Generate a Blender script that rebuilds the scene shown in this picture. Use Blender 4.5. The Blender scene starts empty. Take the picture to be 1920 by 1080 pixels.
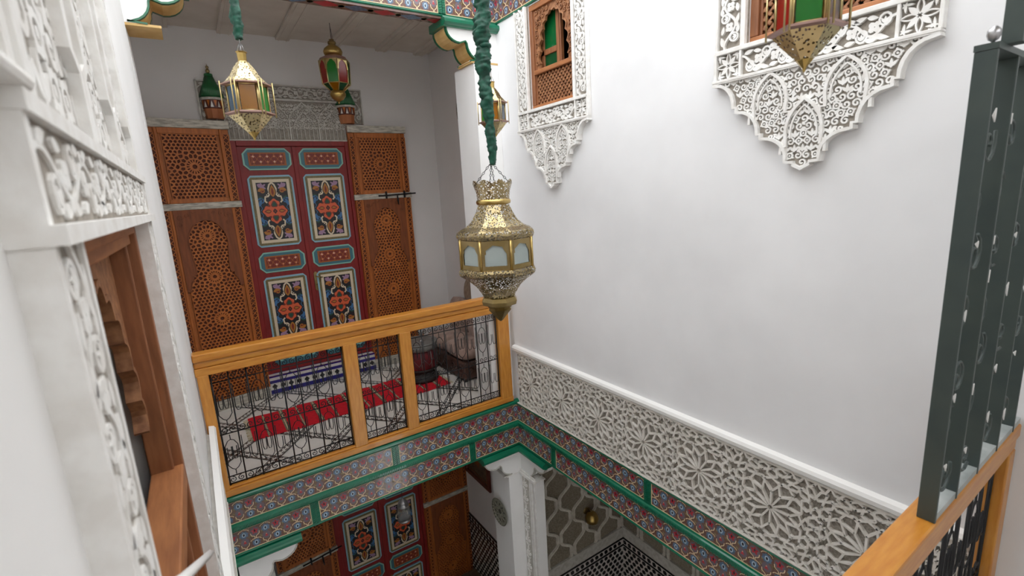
import bpy, math, random
from mathutils import Vector, Matrix, noise as mnoise
PI = math.pi
random.seed(7)
SC = bpy.context.scene
COL = SC.collection

# ------------------------------------------------------------------ camera
def cam_matrix(yaw, pitch, roll, loc):
    yaw, pitch, roll = (math.radians(a) for a in (yaw, pitch, roll))
    fw = Vector((math.sin(yaw)*math.cos(pitch), math.cos(yaw)*math.cos(pitch), -math.sin(pitch)))
    r0 = Vector((math.cos(yaw), -math.sin(yaw), 0)); d0 = fw.cross(r0)
    r = math.cos(roll)*r0 + math.sin(roll)*d0
    d = -math.sin(roll)*r0 + math.cos(roll)*d0
    m = Matrix((r, -d, -fw)).transposed().to_4x4()
    m.translation = loc
    return m
cd = bpy.data.cameras.new('camera')
cam = bpy.data.objects.new('camera', cd); COL.objects.link(cam)
cd.sensor_fit = 'HORIZONTAL'; cd.sensor_width = 36.0
cd.lens = 898.333*36/1920
cd.clip_start = 0.02; cd.clip_end = 100
cam.matrix_world = cam_matrix(33.10874, 11.40842, 3.29240, (-2.03147, -3.13311, 1.71751))
cd.dof.use_dof = True; cd.dof.focus_distance = 3.6; cd.dof.aperture_fstop = 5.0
SC.camera = cam

# ------------------------------------------------------------------ light: bright overcast sky over the open patio
w = bpy.data.worlds.new('sky'); SC.world = w; w.use_nodes = True
bg = w.node_tree.nodes['Background']
bg.inputs[0].default_value = (0.965, 0.98, 1.0, 1); bg.inputs[1].default_value = 1.5
SC.view_settings.view_transform = 'Standard'; SC.view_settings.look = 'None'
SC.view_settings.gamma = 1.0; SC.view_settings.use_curve_mapping = False
SC.view_settings.exposure = 1.35

# ------------------------------------------------------------------ materials
def lin(c):
    if isinstance(c, str):
        c = tuple(int(c[i:i+2], 16)/255 for i in (0, 2, 4))
    return tuple((x/12.92 if x <= .04045 else ((x+.055)/1.055)**2.4) for x in c) + (1,)
M = {}
def pm(name, col, rough=.55, metal=0., col2=None, nscale=6., nstretch=(1, 1, 1), bump=0., bscale=40., coat=0., spec=.5, sheen=0., detail=4., lo=.35, hi=.65):
    m = bpy.data.materials.new(name); m.use_nodes = True
    nt = m.node_tree; b = nt.nodes['Principled BSDF']
    b.inputs['Base Color'].default_value = lin(col); b.inputs['Roughness'].default_value = rough
    b.inputs['Metallic'].default_value = metal; b.inputs['Coat Weight'].default_value = coat
    b.inputs['Specular IOR Level'].default_value = spec; b.inputs['Sheen Weight'].default_value = sheen
    if col2 is not None or bump:
        tc = nt.nodes.new('ShaderNodeTexCoord'); mp = nt.nodes.new('ShaderNodeMapping')
        mp.inputs['Scale'].default_value = nstretch
        nt.links.new(tc.outputs['Object'], mp.inputs[0])
    if col2 is not None:
        n = nt.nodes.new('ShaderNodeTexNoise'); n.inputs['Scale'].default_value = nscale; n.inputs['Detail'].default_value = detail
        r = nt.nodes.new('ShaderNodeValToRGB')
        r.color_ramp.elements[0].position = lo; r.color_ramp.elements[1].position = hi
        r.color_ramp.elements[0].color = lin(col); r.color_ramp.elements[1].color = lin(col2)
        nt.links.new(mp.outputs[0], n.inputs['Vector']); nt.links.new(n.outputs['Fac'], r.inputs[0])
        nt.links.new(r.outputs[0], b.inputs['Base Color'])
    if bump:
        n2 = nt.nodes.new('ShaderNodeTexNoise'); n2.inputs['Scale'].default_value = bscale; n2.inputs['Detail'].default_value = 5
        bp = nt.nodes.new('ShaderNodeBump'); bp.inputs['Strength'].default_value = bump; bp.inputs['Distance'].default_value = .004
        nt.links.new(mp.outputs[0], n2.inputs['Vector']); nt.links.new(n2.outputs['Fac'], bp.inputs['Height'])
        nt.links.new(bp.outputs[0], b.inputs['Normal'])
    M[name] = m
    return m
def glass(name, col, mix=.55, rough=.15):
    m = bpy.data.materials.new(name); m.use_nodes = True
    nt = m.node_tree; b = nt.nodes['Principled BSDF']; out = nt.nodes['Material Output']
    b.inputs['Base Color'].default_value = lin(col); b.inputs['Roughness'].default_value = rough
    t = nt.nodes.new('ShaderNodeBsdfTransparent'); t.inputs[0].default_value = lin(col)
    n = nt.nodes.new('ShaderNodeTexNoise'); n.inputs['Scale'].default_value = 25
    tc = nt.nodes.new('ShaderNodeTexCoord'); nt.links.new(tc.outputs['Object'], n.inputs['Vector'])
    bp = nt.nodes.new('ShaderNodeBump'); bp.inputs['Strength'].default_value = .25
    nt.links.new(n.outputs['Fac'], bp.inputs['Height']); nt.links.new(bp.outputs[0], b.inputs['Normal'])
    mx = nt.nodes.new('ShaderNodeMixShader'); mx.inputs[0].default_value = mix
    nt.links.new(b.outputs[0], mx.inputs[1]); nt.links.new(t.outputs[0], mx.inputs[2]); nt.links.new(mx.outputs[0], out.inputs[0])
    M[name] = m
def pierced_brass(name, col, col2, scale, thr, rough=.3):
    # brass sheet punched with many small holes (Voronoi cells)
    m = pm(name, col, rough, 1.0, col2, 14, bump=.12, bscale=60)
    nt = m.node_tree; b = nt.nodes['Principled BSDF']; out = nt.nodes['Material Output']
    tc = nt.nodes.new('ShaderNodeTexCoord'); v = nt.nodes.new('ShaderNodeTexVoronoi'); v.inputs['Scale'].default_value = scale
    nt.links.new(tc.outputs['Object'], v.inputs['Vector'])
    c = nt.nodes.new('ShaderNodeMath'); c.operation = 'LESS_THAN'; c.inputs[1].default_value = thr
    nt.links.new(v.outputs['Distance'], c.inputs[0])
    t = nt.nodes.new('ShaderNodeBsdfTransparent'); mx = nt.nodes.new('ShaderNodeMixShader')
    nt.links.new(c.outputs[0], mx.inputs[0]); nt.links.new(b.outputs[0], mx.inputs[1]); nt.links.new(t.outputs[0], mx.inputs[2])
    nt.links.new(mx.outputs[0], out.inputs[0])
pm('plaster', 'eeedeb', .8, 0, 'f5f4f3', 2.2, bump=.08, bscale=30)
pm('plaster_right', 'e6e6e7', .75, 0, 'f1f1f2', 1.6, bump=.10, bscale=12)
pm('stucco', 'f2f1ee', .75, 0, 'e6e3de', 30, bump=.15, bscale=90)
pm('stucco_recess_shade', '8f887f', .9, 0, 'a59d92', 60, bump=.3, bscale=120)  # carving ground: dusty beige with the recess shade put into the colour
pm('stucco_grey', 'd3d0c9', .85, 0, 'bdb9b0', 25, bump=.2, bscale=90)
pm('lattice_white', 'e9e5de', .75, 0, 'dad5cc', 20, bump=.15, bscale=80)
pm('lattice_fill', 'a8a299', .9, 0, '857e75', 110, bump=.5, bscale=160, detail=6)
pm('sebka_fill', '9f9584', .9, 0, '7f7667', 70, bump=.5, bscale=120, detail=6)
pm('sebka_line', 'ece7dc', .6, 0, 'd6cfc2', 20, bump=.1)
pm('gallery_wall', 'e2dfdd', .8, 0, 'e9e6e4', 1.5, bump=.08, bscale=20)
pm('ceiling', 'ddd5ca', .85, 0, 'd2c9bd', 5, bump=.25, bscale=14)
pm('soffit_tan', 'd9b67a', .7, 0, 'cda768', 12)
pm('green', '006f50', .3, 0, '006347', 9, coat=.45, bump=.06, bscale=20)
pm('green_dark', '0a5c3c', .35, 0, '0c6a45', 12, coat=.3)
pm('cream', 'e8cfa8', .4)
pm('tile_base', '6a473f', .22, 0, '73594a', 22, coat=.3)
pm('tile_mauve', '6d6068', .25, coat=.3)
pm('tile_blue', '617b96', .25, 0, '4d6177', 60, coat=.3)
pm('tile_white', 'b4c6d6', .25, coat=.3)
pm('tile_red', 'b02a35', .25, coat=.3)
pm('tile_navy', '1c2130', .25, coat=.3)
pm('tile_olive', '7a6a3e', .3)
pm('rail_wood', 'c98a35', .38, 0, 'b87425', 5, (2.0, 14, 14), bump=.06, bscale=10, coat=.25)
pm('post_wood', 'cb8c38', .38, 0, 'b97728', 5, (14, 14, 2.0), bump=.06, bscale=10, coat=.25)
pm('rail_wood_side', '8f6740', .5, 0, '7c5734', 5, (2, 14, 14), bump=.08, bscale=10)
pm('leaf_wood', 'b9692c', .55, 0, 'a05a24', 4, (12, 12, 1.5), bump=.1, bscale=12)
pm('leaf_wood_dark', '8a4a22', .6, 0, '753d1b', 4, (12, 12, 1.5), bump=.1, bscale=12)
pm('leaf_wood_pierced', 'bd6c2c', .55, 0, 'a65b23', 5, (4, 4, 2), bump=.1, bscale=20)
pm('leaf_back', '5a2c15', .75)
pm('old_white', 'cfc9bb', .6, 0, '9c968a', 9, (2, 2, 9), bump=.15, bscale=30)
pm('window_wood', '9a6440', .5, 0, '7f4f31', 5, (10, 10, 1.6), bump=.1, bscale=14)
pm('window_wood_h', 'b27548', .5, 0, '965e3a', 5, (1.6, 10, 10), bump=.1, bscale=14)
pm('carved_wood', 'a97650', .55, 0, '7d5033', 40, bump=.2, bscale=60)
pm('dark_room', '26281f', .9)  # unlit rooms behind the windows: their darkness is put into the colour
pm('olive_room', '4d4430', .9, 0, '38311f', 5)
pm('door_red', '8d1f1d', .5, 0, '7d1a19', 5, (8, 8, 1.5), bump=.05)
pm('paint_ltblue', '93bccd', .45)
pm('paint_teal', '3f7480', .45)
pm('paint_aqua', '8fc3b4', .45)
pm('paint_olive', '5f5736', .5, 0, '85764a', 160)
pm('paint_white', 'dccdb2', .45)
pm('paint_black', '17161c', .4)
pm('paint_orange', 'd9623a', .45)
pm('paint_gold', 'b0742c', .45)
pm('paint_mauve', 'a583a0', .45)
pm('paint_blue', '3f71a4', .45)
pm('paint_green', '1d4a3a', .45)
pm('paint_brick', 'a85e28', .5)
pm('paint_pink', 'e6927c', .5)
pm('paint_darkred', '7c2a1d', .5)
pm('iron', '17171a', .45, .3)
pm('iron_rail', '3f4a49', .45, .15, '49534f', 8, bump=.05)
pm('iron_plate', '8f9694', .5, .1, 'b5bab8', 9)
pm('white_paint', 'f0efec', .5)
pm('steel', '9c9c9e', .3, .9, 'c0c0c2', 20)
pm('brass', 'b99b58', .28, 1., 'd0b677', 10, bump=.05)
pm('brass_pale', 'd9c795', .3, 1., 'c5ae74', 12, bump=.05)
pm('brass_old', '8d7a4e', .35, 1., 'a8946a', 10, bump=.1)
pierced_brass('brass_pierced', '9a8a64', 'c0ad84', 150, .46)
pierced_brass('brass_pierced_pale', 'e2d2a4', 'd0bb88', 130, .33, .3)
pm('copper_pink', 'b09088', .35, .7)
pm('frost', 'a2aeac', .6, 0, 'b0bbb9', 6)
glass('glass_amber', 'a86c05', .35); glass('glass_blue', '5b7690', .4); glass('glass_green', '2f8f35', .35)
glass('glass_red', 'b02c22', .3); glass('glass_dkgreen', '1f5a33', .35); glass('glass_clear', 'e4e6e6', .8); glass('glass_bottle', '0f6a35', .25)
pm('velvet_green', '00533e', .55, 0, '003628', 45, bump=.5, bscale=70, sheen=0)
pm('roof_green', '1d6e3c', .3, 0, '155a30', 20, coat=.4)
pm('clay', 'b9774e', .7, 0, 'a8663f', 10)
pm('zel_orange', 'c8722a', .35); pm('zel_brown', '5d2b1e', .4)
pm('zel_black', '141416', .25, coat=.3); pm('zel_white', 'e2dfd9', .3, 0, 'd2cec6', 30, coat=.2)
pm('zel_blue', '241f78', .25, coat=.3)
pm('floor_white', 'eae6df', .3, 0, 'e0dbd3', 5, coat=.2)
pm('rug_red', 'd00a22', .95, 0, 'bd0a1e', 40, bump=.4, bscale=90)
pm('rug_stripe', '8d8266', .95, 0, '5d5448', 60, bump=.4, bscale=90)
pm('rug_cream', 'c9bb98', .95, bump=.4, bscale=90)
pm('sofa_fabric', 'b79c8e', .9, 0, '9a8276', 14, bump=.3, bscale=80, sheen=.3)
pm('sofa_base', '5d4238', .55, 0, '49332b', 9, bump=.4, bscale=26)
pm('cushion_fabric', 'a08c78', .9, 0, '8a7664', 30, bump=.4, bscale=60)
pm('drum_red', '6e1b22', .5, 0, '581219', 10); pm('drum_grey', '6d6b67', .5, .3, '8b8985', 10); pm('drum_dark', '26211f', .6)
pm('plate_grey', '6f6e62', .5, .2, '8b897a', 30, bump=.3, bscale=60); pm('plate_light', '9c9b8c', .5, .2); pm('plate_dark', '45463d', .5, .2)
pm('frame_black', '1e1e20', .5); pm('mat_grey', '4b4a4a', .7); pm('skin_tone', '9a6b5a', .8); pm('cloth_red', '6d3230', .8)
pm('bench_wood', '7a6552', .6, 0, '65523f', 6, (2, 12, 12)); pm('frame_redwood', '6b2f20', .5, 0, '58251a', 8)
pm('picture_brown', '4d3a2d', .6, 0, '6e5844', 30)
pm('lower_floor', '4f463e', .7, 0, '5d544b', 6)

# ------------------------------------------------------------------ mesh builder
class MB:
    """collects faces; panel=True maps (a=right, b=up, c=out of the wall) to local (x, -y, z)"""
    def __init__(s, panel=False, off=(0, 0, 0)):
        s.v = []; s.f = []; s.m = []; s.s = []; s.panel = panel; s.off = off
    def P(s, a, b, c):
        o = s.off
        if s.panel: s.v.append((a-o[0], -c-o[1], b-o[2]))
        else: s.v.append((a-o[0], b-o[1], c-o[2]))
        return len(s.v)-1
    def F(s, idx, m=0, sm=False):
        s.f.append(idx); s.m.append(m); s.s.append(sm)
    def box(s, a0, a1, b0, b1, c0, c1, m=0):
        i = [s.P(a, b, c) for c in (c0, c1) for b in (b0, b1) for a in (a0, a1)]
        for q in ((0, 2, 3, 1), (4, 5, 7, 6), (0, 1, 5, 4), (2, 6, 7, 3), (0, 4, 6, 2), (1, 3, 7, 5)):
            s.F([i[k] for k in q], m)
        return s
    def prism(s, poly, c0, c1, m=0, ms=None):
        c1 += (len(s.f) % 23)*2e-5*(1 if c1 > c0 else -1)
        t = [s.P(x, y, c1) for x, y in poly]; b = [s.P(x, y, c0) for x, y in poly]; n = len(poly)
        s.F(t, m); s.F(b[::-1], m)
        for i in range(n): s.F([b[i], b[(i+1) % n], t[(i+1) % n], t[i]], m if ms is None else ms)
        return s
    def flat(s, poly, c, m=0):
        s.F([s.P(x, y, c) for x, y in poly], m); return s
    def ribbon(s, path, wd, c0, c1, m=0, closed=False, taper=False):
        n = len(path)
        if n < 2: return s
        L = []; R = []
        for i in range(n):
            if closed: p, q = path[i-1], path[(i+1) % n]
            else: p, q = path[max(i-1, 0)], path[min(i+1, n-1)]
            dx, dy = q[0]-p[0], q[1]-p[1]; d = math.hypot(dx, dy) or 1e-9
            ww = wd*.5*(1-.75*i/(n-1) if taper else 1)
            ox, oy = -dy/d*ww, dx/d*ww
            L.append((path[i][0]+ox, path[i][1]+oy)); R.append((path[i][0]-ox, path[i][1]-oy))
        if c0 is not None: c1 += (len(s.f) % 23)*2e-5
        lt = [s.P(x, y, c1) for x, y in L]; rt = [s.P(x, y, c1) for x, y in R]
        if c0 is None:
            for i in range(n if closed else n-1):
                j = (i+1) % n; s.F([rt[i], rt[j], lt[j], lt[i]], m)
            return s
        lb = [s.P(x, y, c0) for x, y in L]; rb = [s.P(x, y, c0) for x, y in R]
        for i in range(n if closed else n-1):
            j = (i+1) % n
            s.F([rt[i], rt[j], lt[j], lt[i]], m); s.F([lt[i], lt[j], lb[j], lb[i]], m); s.F([rb[i], rb[j], rt[j], rt[i]], m)
        if not closed:
            s.F([rb[0], rt[0], lt[0], lb[0]], m); s.F([rt[-1], rb[-1], lb[-1], lt[-1]], m)
        return s
    def tube(s, pts, r, n=6, m=0, closed=False):
        pts = [Vector(p) for p in pts]; k = len(pts); rings = []
        up = Vector((0, 0, 1))
        for i in range(k):
            if closed: d = pts[(i+1) % k]-pts[i-1]
            else: d = pts[min(i+1, k-1)]-pts[max(i-1, 0)]
            d.normalize()
            if i == 0:
                if abs(d.z) > .9: up = Vector((1, 0, 0))
                x = d.cross(up).normalized()
            else:
                x = (px - d*px.dot(d)); x = x.normalized() if x.length > 1e-6 else d.orthogonal().normalized()
            y = d.cross(x); px = x
            rr = r[i] if isinstance(r, (list, tuple)) else r
            rings.append([s.P(*(pts[i]+rr*(math.cos(2*PI*j/n)*x+math.sin(2*PI*j/n)*y))) for j in range(n)])
        for i in range(k if closed else k-1):
            A, B = rings[i], rings[(i+1) % k]
            for j in range(n): s.F([A[j], A[(j+1) % n], B[(j+1) % n], B[j]], m, True)
        if not closed: s.F(rings[0][::-1], m); s.F(rings[-1], m)
        return s
    def lathe(s, prof, n=24, cx=0., cy=0., m=0, sm=True, rot=0., caps=True, arc=2*PI):
        """prof: (r, h) round the vertical; panel mode: round the outward axis"""
        full = arc > 6.28; rings = []
        for r, h in prof:
            rings.append([s.P(cx+r*math.cos(rot+arc*j/n), cy+r*math.sin(rot+arc*j/n), h) for j in range(n if full else n+1)])
        for A, B in zip(rings, rings[1:]):
            for j in range(n): s.F([A[j], A[(j+1) % len(A)], B[(j+1) % len(A)], B[j]], m, sm)
        if caps and full:
            if prof[0][0] > 1e-5: s.F(rings[0][::-1], m)
            if prof[-1][0] > 1e-5: s.F(rings[-1], m)
        return s
    def extrude_a(s, prof, a0, a1, m=0, sm=False):
        """profile [(c, b)] swept along a"""
        A = [s.P(a0, b, c) for c, b in prof]; B = [s.P(a1, b, c) for c, b in prof]; n = len(prof)
        for i in range(n): s.F([A[i], A[(i+1) % n], B[(i+1) % n], B[i]], m, sm)
        s.F(A[::-1], m); s.F(B, m); return s
    def ring_cell(s, outer, inner, c0, c1, m=0):
        n = len(outer)
        O = [s.P(x, y, c1) for x, y in outer]; I = [s.P(x, y, c1) for x, y in inner]; D = [s.P(x, y, c0) for x, y in inner]
        for i in range(n):
            j = (i+1) % n
            s.F([O[i], O[j], I[j], I[i]], m); s.F([I[i], I[j], D[j], D[i]], m)
    def mesh(s, name, mats):
        me = bpy.data.meshes.new(name); me.from_pydata(s.v, [], s.f)
        for k in (mats if isinstance(mats, (list, tuple)) else [mats]): me.materials.append(M[k])
        me.polygons.foreach_set('material_index', s.m); me.polygons.foreach_set('use_smooth', s.s)
        me.update(); return me
    def build(s, name, mats, parent=None, bevel=0., kind=None):
        o = bpy.data.objects.new(name, s.mesh(name, mats)); COL.objects.link(o)
        if parent is not None: o.parent = parent
        if bevel:
            b = o.modifiers.new('bevel', 'BEVEL'); b.width = bevel; b.segments = 2; b.limit_method = 'ANGLE'
        if kind: o['kind'] = kind
        return o
def tag(o, label, cat, group=None, kind=None):
    o['label'] = label; o['category'] = cat
    if group: o['group'] = group
    if kind: o['kind'] = kind
    return o
def thing(name, label, cat, loc=(0, 0, 0), rz=0., group=None, kind=None):
    o = bpy.data.objects.new(name, None); COL.objects.link(o); o.empty_display_size = .05
    o.location = loc; o.rotation_euler = (0, 0, math.radians(rz))
    return tag(o, label, cat, group, kind)
def place(me, name, parent, loc, rz=0., scale=(1, 1, 1)):
    o = bpy.data.objects.new(name, me); COL.objects.link(o); o.parent = parent
    o.location = loc; o.rotation_euler = (0, 0, rz); o.scale = scale
    return o
def copy_tree(o, parent=None):
    c = o.copy(); COL.objects.link(c); c.parent = parent
    for ch in list(o.children): copy_tree(ch, c)
    return c

# ------------------------------------------------------------------ 2-D ornament helpers
def ell(cx, cy, rx, ry=None, n=12, rot=0.):
    ry = rx if ry is None else ry; c, s_ = math.cos(rot), math.sin(rot)
    return [(cx+rx*math.cos(2*PI*i/n)*c-ry*math.sin(2*PI*i/n)*s_, cy+rx*math.cos(2*PI*i/n)*s_+ry*math.sin(2*PI*i/n)*c) for i in range(n)]
def lobed(cx, cy, r, k=8, d=.2, n=32, rot=0., sy=1.):
    return [(cx+r*(1-d+d*math.cos(k*(2*PI*i/n)))*math.cos(2*PI*i/n+rot), cy+sy*r*(1-d+d*math.cos(k*(2*PI*i/n)))*math.sin(2*PI*i/n+rot)) for i in range(n)]
def leafp(x, y, L, W, ang, n=5):
    """pointed leaf from base (x, y) along ang"""
    c, s_ = math.cos(ang), math.sin(ang); up = []; dn = []
    for i in range(n+1):
        t = i/n; h = W*.5*math.sin(PI*t**.8)
        up.append((t*L, h)); dn.append((t*L, -h))
    pts = up+dn[-2:0:-1]
    return [(x+a*c-b*s_, y+a*s_+b*c) for a, b in pts][::-1]
def spiral(cx, cy, r, turns=1.2, a0=0., d=1, n=14, r0=.15):
    return [(cx+r*(r0+(1-r0)*(1-i/(n-1)))*math.cos(a0+d*turns*2*PI*i/(n-1)), cy+r*(r0+(1-r0)*(1-i/(n-1)))*math.sin(a0+d*turns*2*PI*i/(n-1))) for i in range(n)]
def arc(cx, cy, rx, ry, a0, a1, n=8):
    return [(cx+rx*math.cos(math.radians(a0+(a1-a0)*i/n)), cy+ry*math.sin(math.radians(a0+(a1-a0)*i/n))) for i in range(n+1)]
def rect(x0, y0, x1, y1): return [(x0, y0), (x1, y0), (x1, y1), (x0, y1)]
def cham(x0, y0, x1, y1, c): return [(x0+c, y0), (x1-c, y0), (x1, y0+c), (x1, y1-c), (x1-c, y1), (x0+c, y1), (x0, y1-c), (x0, y0+c)]
def bez(p0, p1, p2, p3, n=8):
    return [tuple((1-t)**3*a+3*(1-t)**2*t*b+3*(1-t)*t*t*c+t**3*d for a, b, c, d in zip(p0, p1, p2, p3)) for t in (i/n for i in range(n+1))]
def inside(p, poly):
    x, y = p; r = False; j = len(poly)-1
    for i in range(len(poly)):
        (xi, yi), (xj, yj) = poly[i], poly[j]
        if (yi > y) != (yj > y) and x < (xj-xi)*(y-yi)/(yj-yi)+xi: r = not r
        j = i
    return r
def clip(poly, px, py, nx, ny):
    """keep points with (p-P).n <= 0"""
    out = []; n = len(poly)
    for i in range(n):
        a, b = poly[i], poly[(i+1) % n]
        da = (a[0]-px)*nx+(a[1]-py)*ny; db = (b[0]-px)*nx+(b[1]-py)*ny
        if da <= 0: out.append(a)
        if (da < 0 < db) or (db < 0 < da):
            t = da/(da-db); out.append((a[0]+(b[0]-a[0])*t, a[1]+(b[1]-a[1])*t))
    return out
def voro(seeds, others, x0, y0, x1, y1):
    g = {}; cs = max((x1-x0), (y1-y0))/math.sqrt(max(len(seeds), 4))*1.7
    allp = seeds+others
    for p in allp: g.setdefault((int(p[0]//cs), int(p[1]//cs)), []).append(p)
    cells = []
    for p in seeds:
        poly = rect(x0, y0, x1, y1); gi, gj = int(p[0]//cs), int(p[1]//cs)
        nb = [q for i in range(gi-2, gi+3) for j in range(gj-2, gj+3) for q in g.get((i, j), ()) if q is not p]
        nb.sort(key=lambda q: (q[0]-p[0])**2+(q[1]-p[1])**2)
        for q in nb[:26]:
            dx, dy = q[0]-p[0], q[1]-p[1]
            if dx*dx+dy*dy < 1e-10: continue
            poly = clip(poly, (p[0]+q[0])/2, (p[1]+q[1])/2, dx, dy)
            if len(poly) < 3: break
        if len(poly) >= 3: cells.append((p, poly))
    return cells
def shrink(poly, d):
    n = len(poly); cx = sum(p[0] for p in poly)/n; cy = sum(p[1] for p in poly)/n
    # inradius towards the nearest edge
    ir = 1e9
    for i in range(n):
        a, b = poly[i], poly[(i+1) % n]; L = math.hypot(b[0]-a[0], b[1]-a[1])
        if L < 1e-9: continue
        ir = min(ir, abs((b[0]-a[0])*(cy-a[1])-(b[1]-a[1])*(cx-a[0]))/L)
    k = max(.12, 1-d/max(ir, 1e-6))
    return [(cx+(x-cx)*k, cy+(y-cy)*k) for x, y in poly]
def rosette_seeds(cx, cy, n, radii, center=True, rot=0.):
    s_ = [(cx, cy)] if center else []
    for i, r in enumerate(radii):
        for k in range(n):
            a = 2*PI*(k+(.5 if i % 2 else 0))/n+rot
            s_.append((cx+r*math.cos(a), cy+r*math.sin(a)))
    return s_
def hexfill(seeds, x0, y0, x1, y1, d, keep):
    out = list(seeds); j = 0; y = y0+d*.5
    while y < y1:
        x = x0+d*(.5 if j % 2 == 0 else 1.0)
        while x < x1:
            if all((x-a)**2+(y-b)**2 > keep*keep for a, b in out if abs(x-a) < keep and abs(y-b) < keep): out.append((x, y))
            x += d
        y += d*.866; j += 1
    return out
def fill_arab(mb, poly, s_, c0, c1, m=0, seed=1, axis=None):
    """arabesque carving: scrolls, leaves and small flowers inside a polygon, mirrored about a vertical axis"""
    rnd = random.Random(seed)
    xs = [p[0] for p in poly]; ys = [p[1] for p in poly]
    ax = (min(xs)+max(xs))/2 if axis is None else axis
    j = 0; y = min(ys)+s_*.5
    while y < max(ys):
        i = 0; x = ax+(s_*.5 if j % 2 else 0)
        while x < max(xs)+s_:
            kind = rnd.random(); a = rnd.random()*6.28
            for sg in ((1, -1) if x > ax+1e-6 else (1,)):
                xx = ax+(x-ax)*sg
                if not inside((xx, y), poly): continue
                if kind < .45:
                    p = spiral(0, 0, s_*.5, 1.25, a, 1)
                    mb.ribbon([(xx+sg*q[0], y+q[1]) for q in p], s_*.19, c0, c1, m)
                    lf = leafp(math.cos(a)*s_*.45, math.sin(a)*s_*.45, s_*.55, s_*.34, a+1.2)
                    mb.prism([(xx+sg*q[0], y+q[1]) for q in lf], c0, c1, m)
                elif kind < .75:
                    for k in range(3):
                        lf = leafp(0, -s_*.35, s_*.85, s_*.33, 1.57+(k-1)*.8)
                        mb.prism([(xx+sg*q[0], y+q[1]) for q in lf], c0, c1, m)
                    mb.prism(ell(xx, y-s_*.35, s_*.12, n=6), c0, c1, m)
                else:
                    mb.ribbon(ell(xx, y, s_*.34, n=9), s_*.18, c0, c1, m, True)
                    mb.prism(ell(xx, y, s_*.13, n=5), c0, c1, m)
                    for k in range(4): mb.prism(ell(xx+s_*.45*math.cos(a+k*1.57), y+s_*.45*math.sin(a+k*1.57), s_*.12, n=5), c0, c1, m)
            x += s_; i += 1
        y += s_*.87; j += 1
def vine(mb, x0, y0, x1, y1, c0, c1, m=0, period=.13, vertical=False, ph=0., thick=1.):
    """carved running vine: stem wave, round fruit, four-petal flowers, long leaves"""
    W = (y1-y0) if not vertical else (x1-x0); L = (x1-x0) if not vertical else (y1-y0)
    n = max(1, round(L/period)); per = L/n; A = W*.26
    def T(t, h): return (x0+t, (y0+y1)/2+h) if not vertical else ((x0+x1)/2-h, y0+t)
    def TP(pl): return [T(*p) for p in pl]
    k = n*12
    mb.ribbon(TP([(L*i/k, A*math.sin(2*PI*n*i/k+ph)) for i in range(k+1)]), W*.085*thick, c0, c1, m)
    for i in range(2*n):
        t0 = per*(i+.5)/2; sg = 1 if i % 2 == 0 else -1
        t = min(max(t0+per*.02, W*.25), L-W*.25); h = -sg*W*.20
        mb.ribbon(TP(ell(t, h, W*.17, W*.19, 10)), W*.07*thick, c0, c1, m, True)
        for q in range(3): mb.prism(TP(leafp(t, h-W*.13, W*.22, W*.09, 1.57+(q-1)*.6)), c0, c1, m)
        for q in range(4):
            fx, fy = t+per*.27, sg*W*.02
            if fx < L-W*.15: mb.prism(TP(ell(fx+W*.11*math.cos(q*1.571+.78), fy+W*.11*math.sin(q*1.571+.78), W*.095, n=7)), c0, c1, m)
        for q, (dx, dy, ll, ww, an) in enumerate(((-.20, .30, .42, .17, .25), (.10, .36, .36, .16, -.2), (-.30, -.36, .36, .17, -.5), (.22, -.36, .34, .16, .35), (-.05, .38, .2, .12, 1.2), (-.42, .36, .34, .17, .1), (-.34, .10, .26, .15, -.9), (.36, .30, .28, .15, .8))):
            p = leafp(t+per*dx, sg*W*dy, W*ll, W*ww, sg*an)
            if min(a for a, b in p) > 0 and max(a for a, b in p) < L and max(abs(b) for a, b in p) < W*.5: mb.prism(TP(p), c0, c1, m)
def rosette8(mb, cx, cy, r, c0, c1, m=0):
    for k in range(8):
        a = k*PI/4; L = r*(.95 if k % 2 == 0 else .8)
        lf = leafp(cx+.12*r*math.cos(a), cy+.12*r*math.sin(a), L, r*.34, a, 6)
        if k % 2 == 0: mb.ribbon(lf, r*.09, c0, c1, m, True)
        else: mb.prism(lf, c0, c1, m)
    for sx in (-1, 1):
        for sy in (-1, 1):
            mb.prism(lobed(cx+sx*r*.8, cy+sy*r*.8, r*.22, 5, .3, 20), c0, c1, m)
            for da in (-.7, .7):
                a = math.atan2(sy, sx)+PI+da; mb.prism(leafp(cx+sx*r*.82, cy+sy*r*.82, r*.5, r*.16, a), c0, c1, m)

# ------------------------------------------------------------------ the house: walls, floors, ceilings
def wall(name, label, mat, boxes, cat='wall'):
    mb = MB()
    for b in boxes: mb.box(*b)
    return tag(mb.build(name, mat), label, cat, kind='structure')
def holed(a0, a1, b0, b1, holes):
    xs = sorted({a0, a1, *[h[0] for h in holes], *[h[1] for h in holes]}); ys = sorted({b0, b1, *[h[2] for h in holes], *[h[3] for h in holes]})
    for i in range(len(xs)-1):
        for j in range(len(ys)-1):
            mx, my = (xs[i]+xs[i+1])/2, (ys[j]+ys[j+1])/2
            if not any(h[0] < mx < h[1] and h[2] < my < h[3] for h in holes): yield xs[i], xs[i+1], ys[j], ys[j+1]
XL = -2.147                                        # courtyard left wall face
WIN = [(-.618, 2.235, .445), (-2.166, 2.247, .505)]   # right-wall windows: centre y, sill z, clear width
WTOP = 2.88
wall('wall_right', 'smooth white plaster courtyard wall with two carved window surrounds', 'plaster_right',
     [(0, .22, y0, y1, z0, z1) for y0, y1, z0, z1 in holed(-4.6, 0, -.36, 3.34, [(c-w_/2, c+w_/2, s, WTOP) for c, s, w_ in WIN])])
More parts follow.
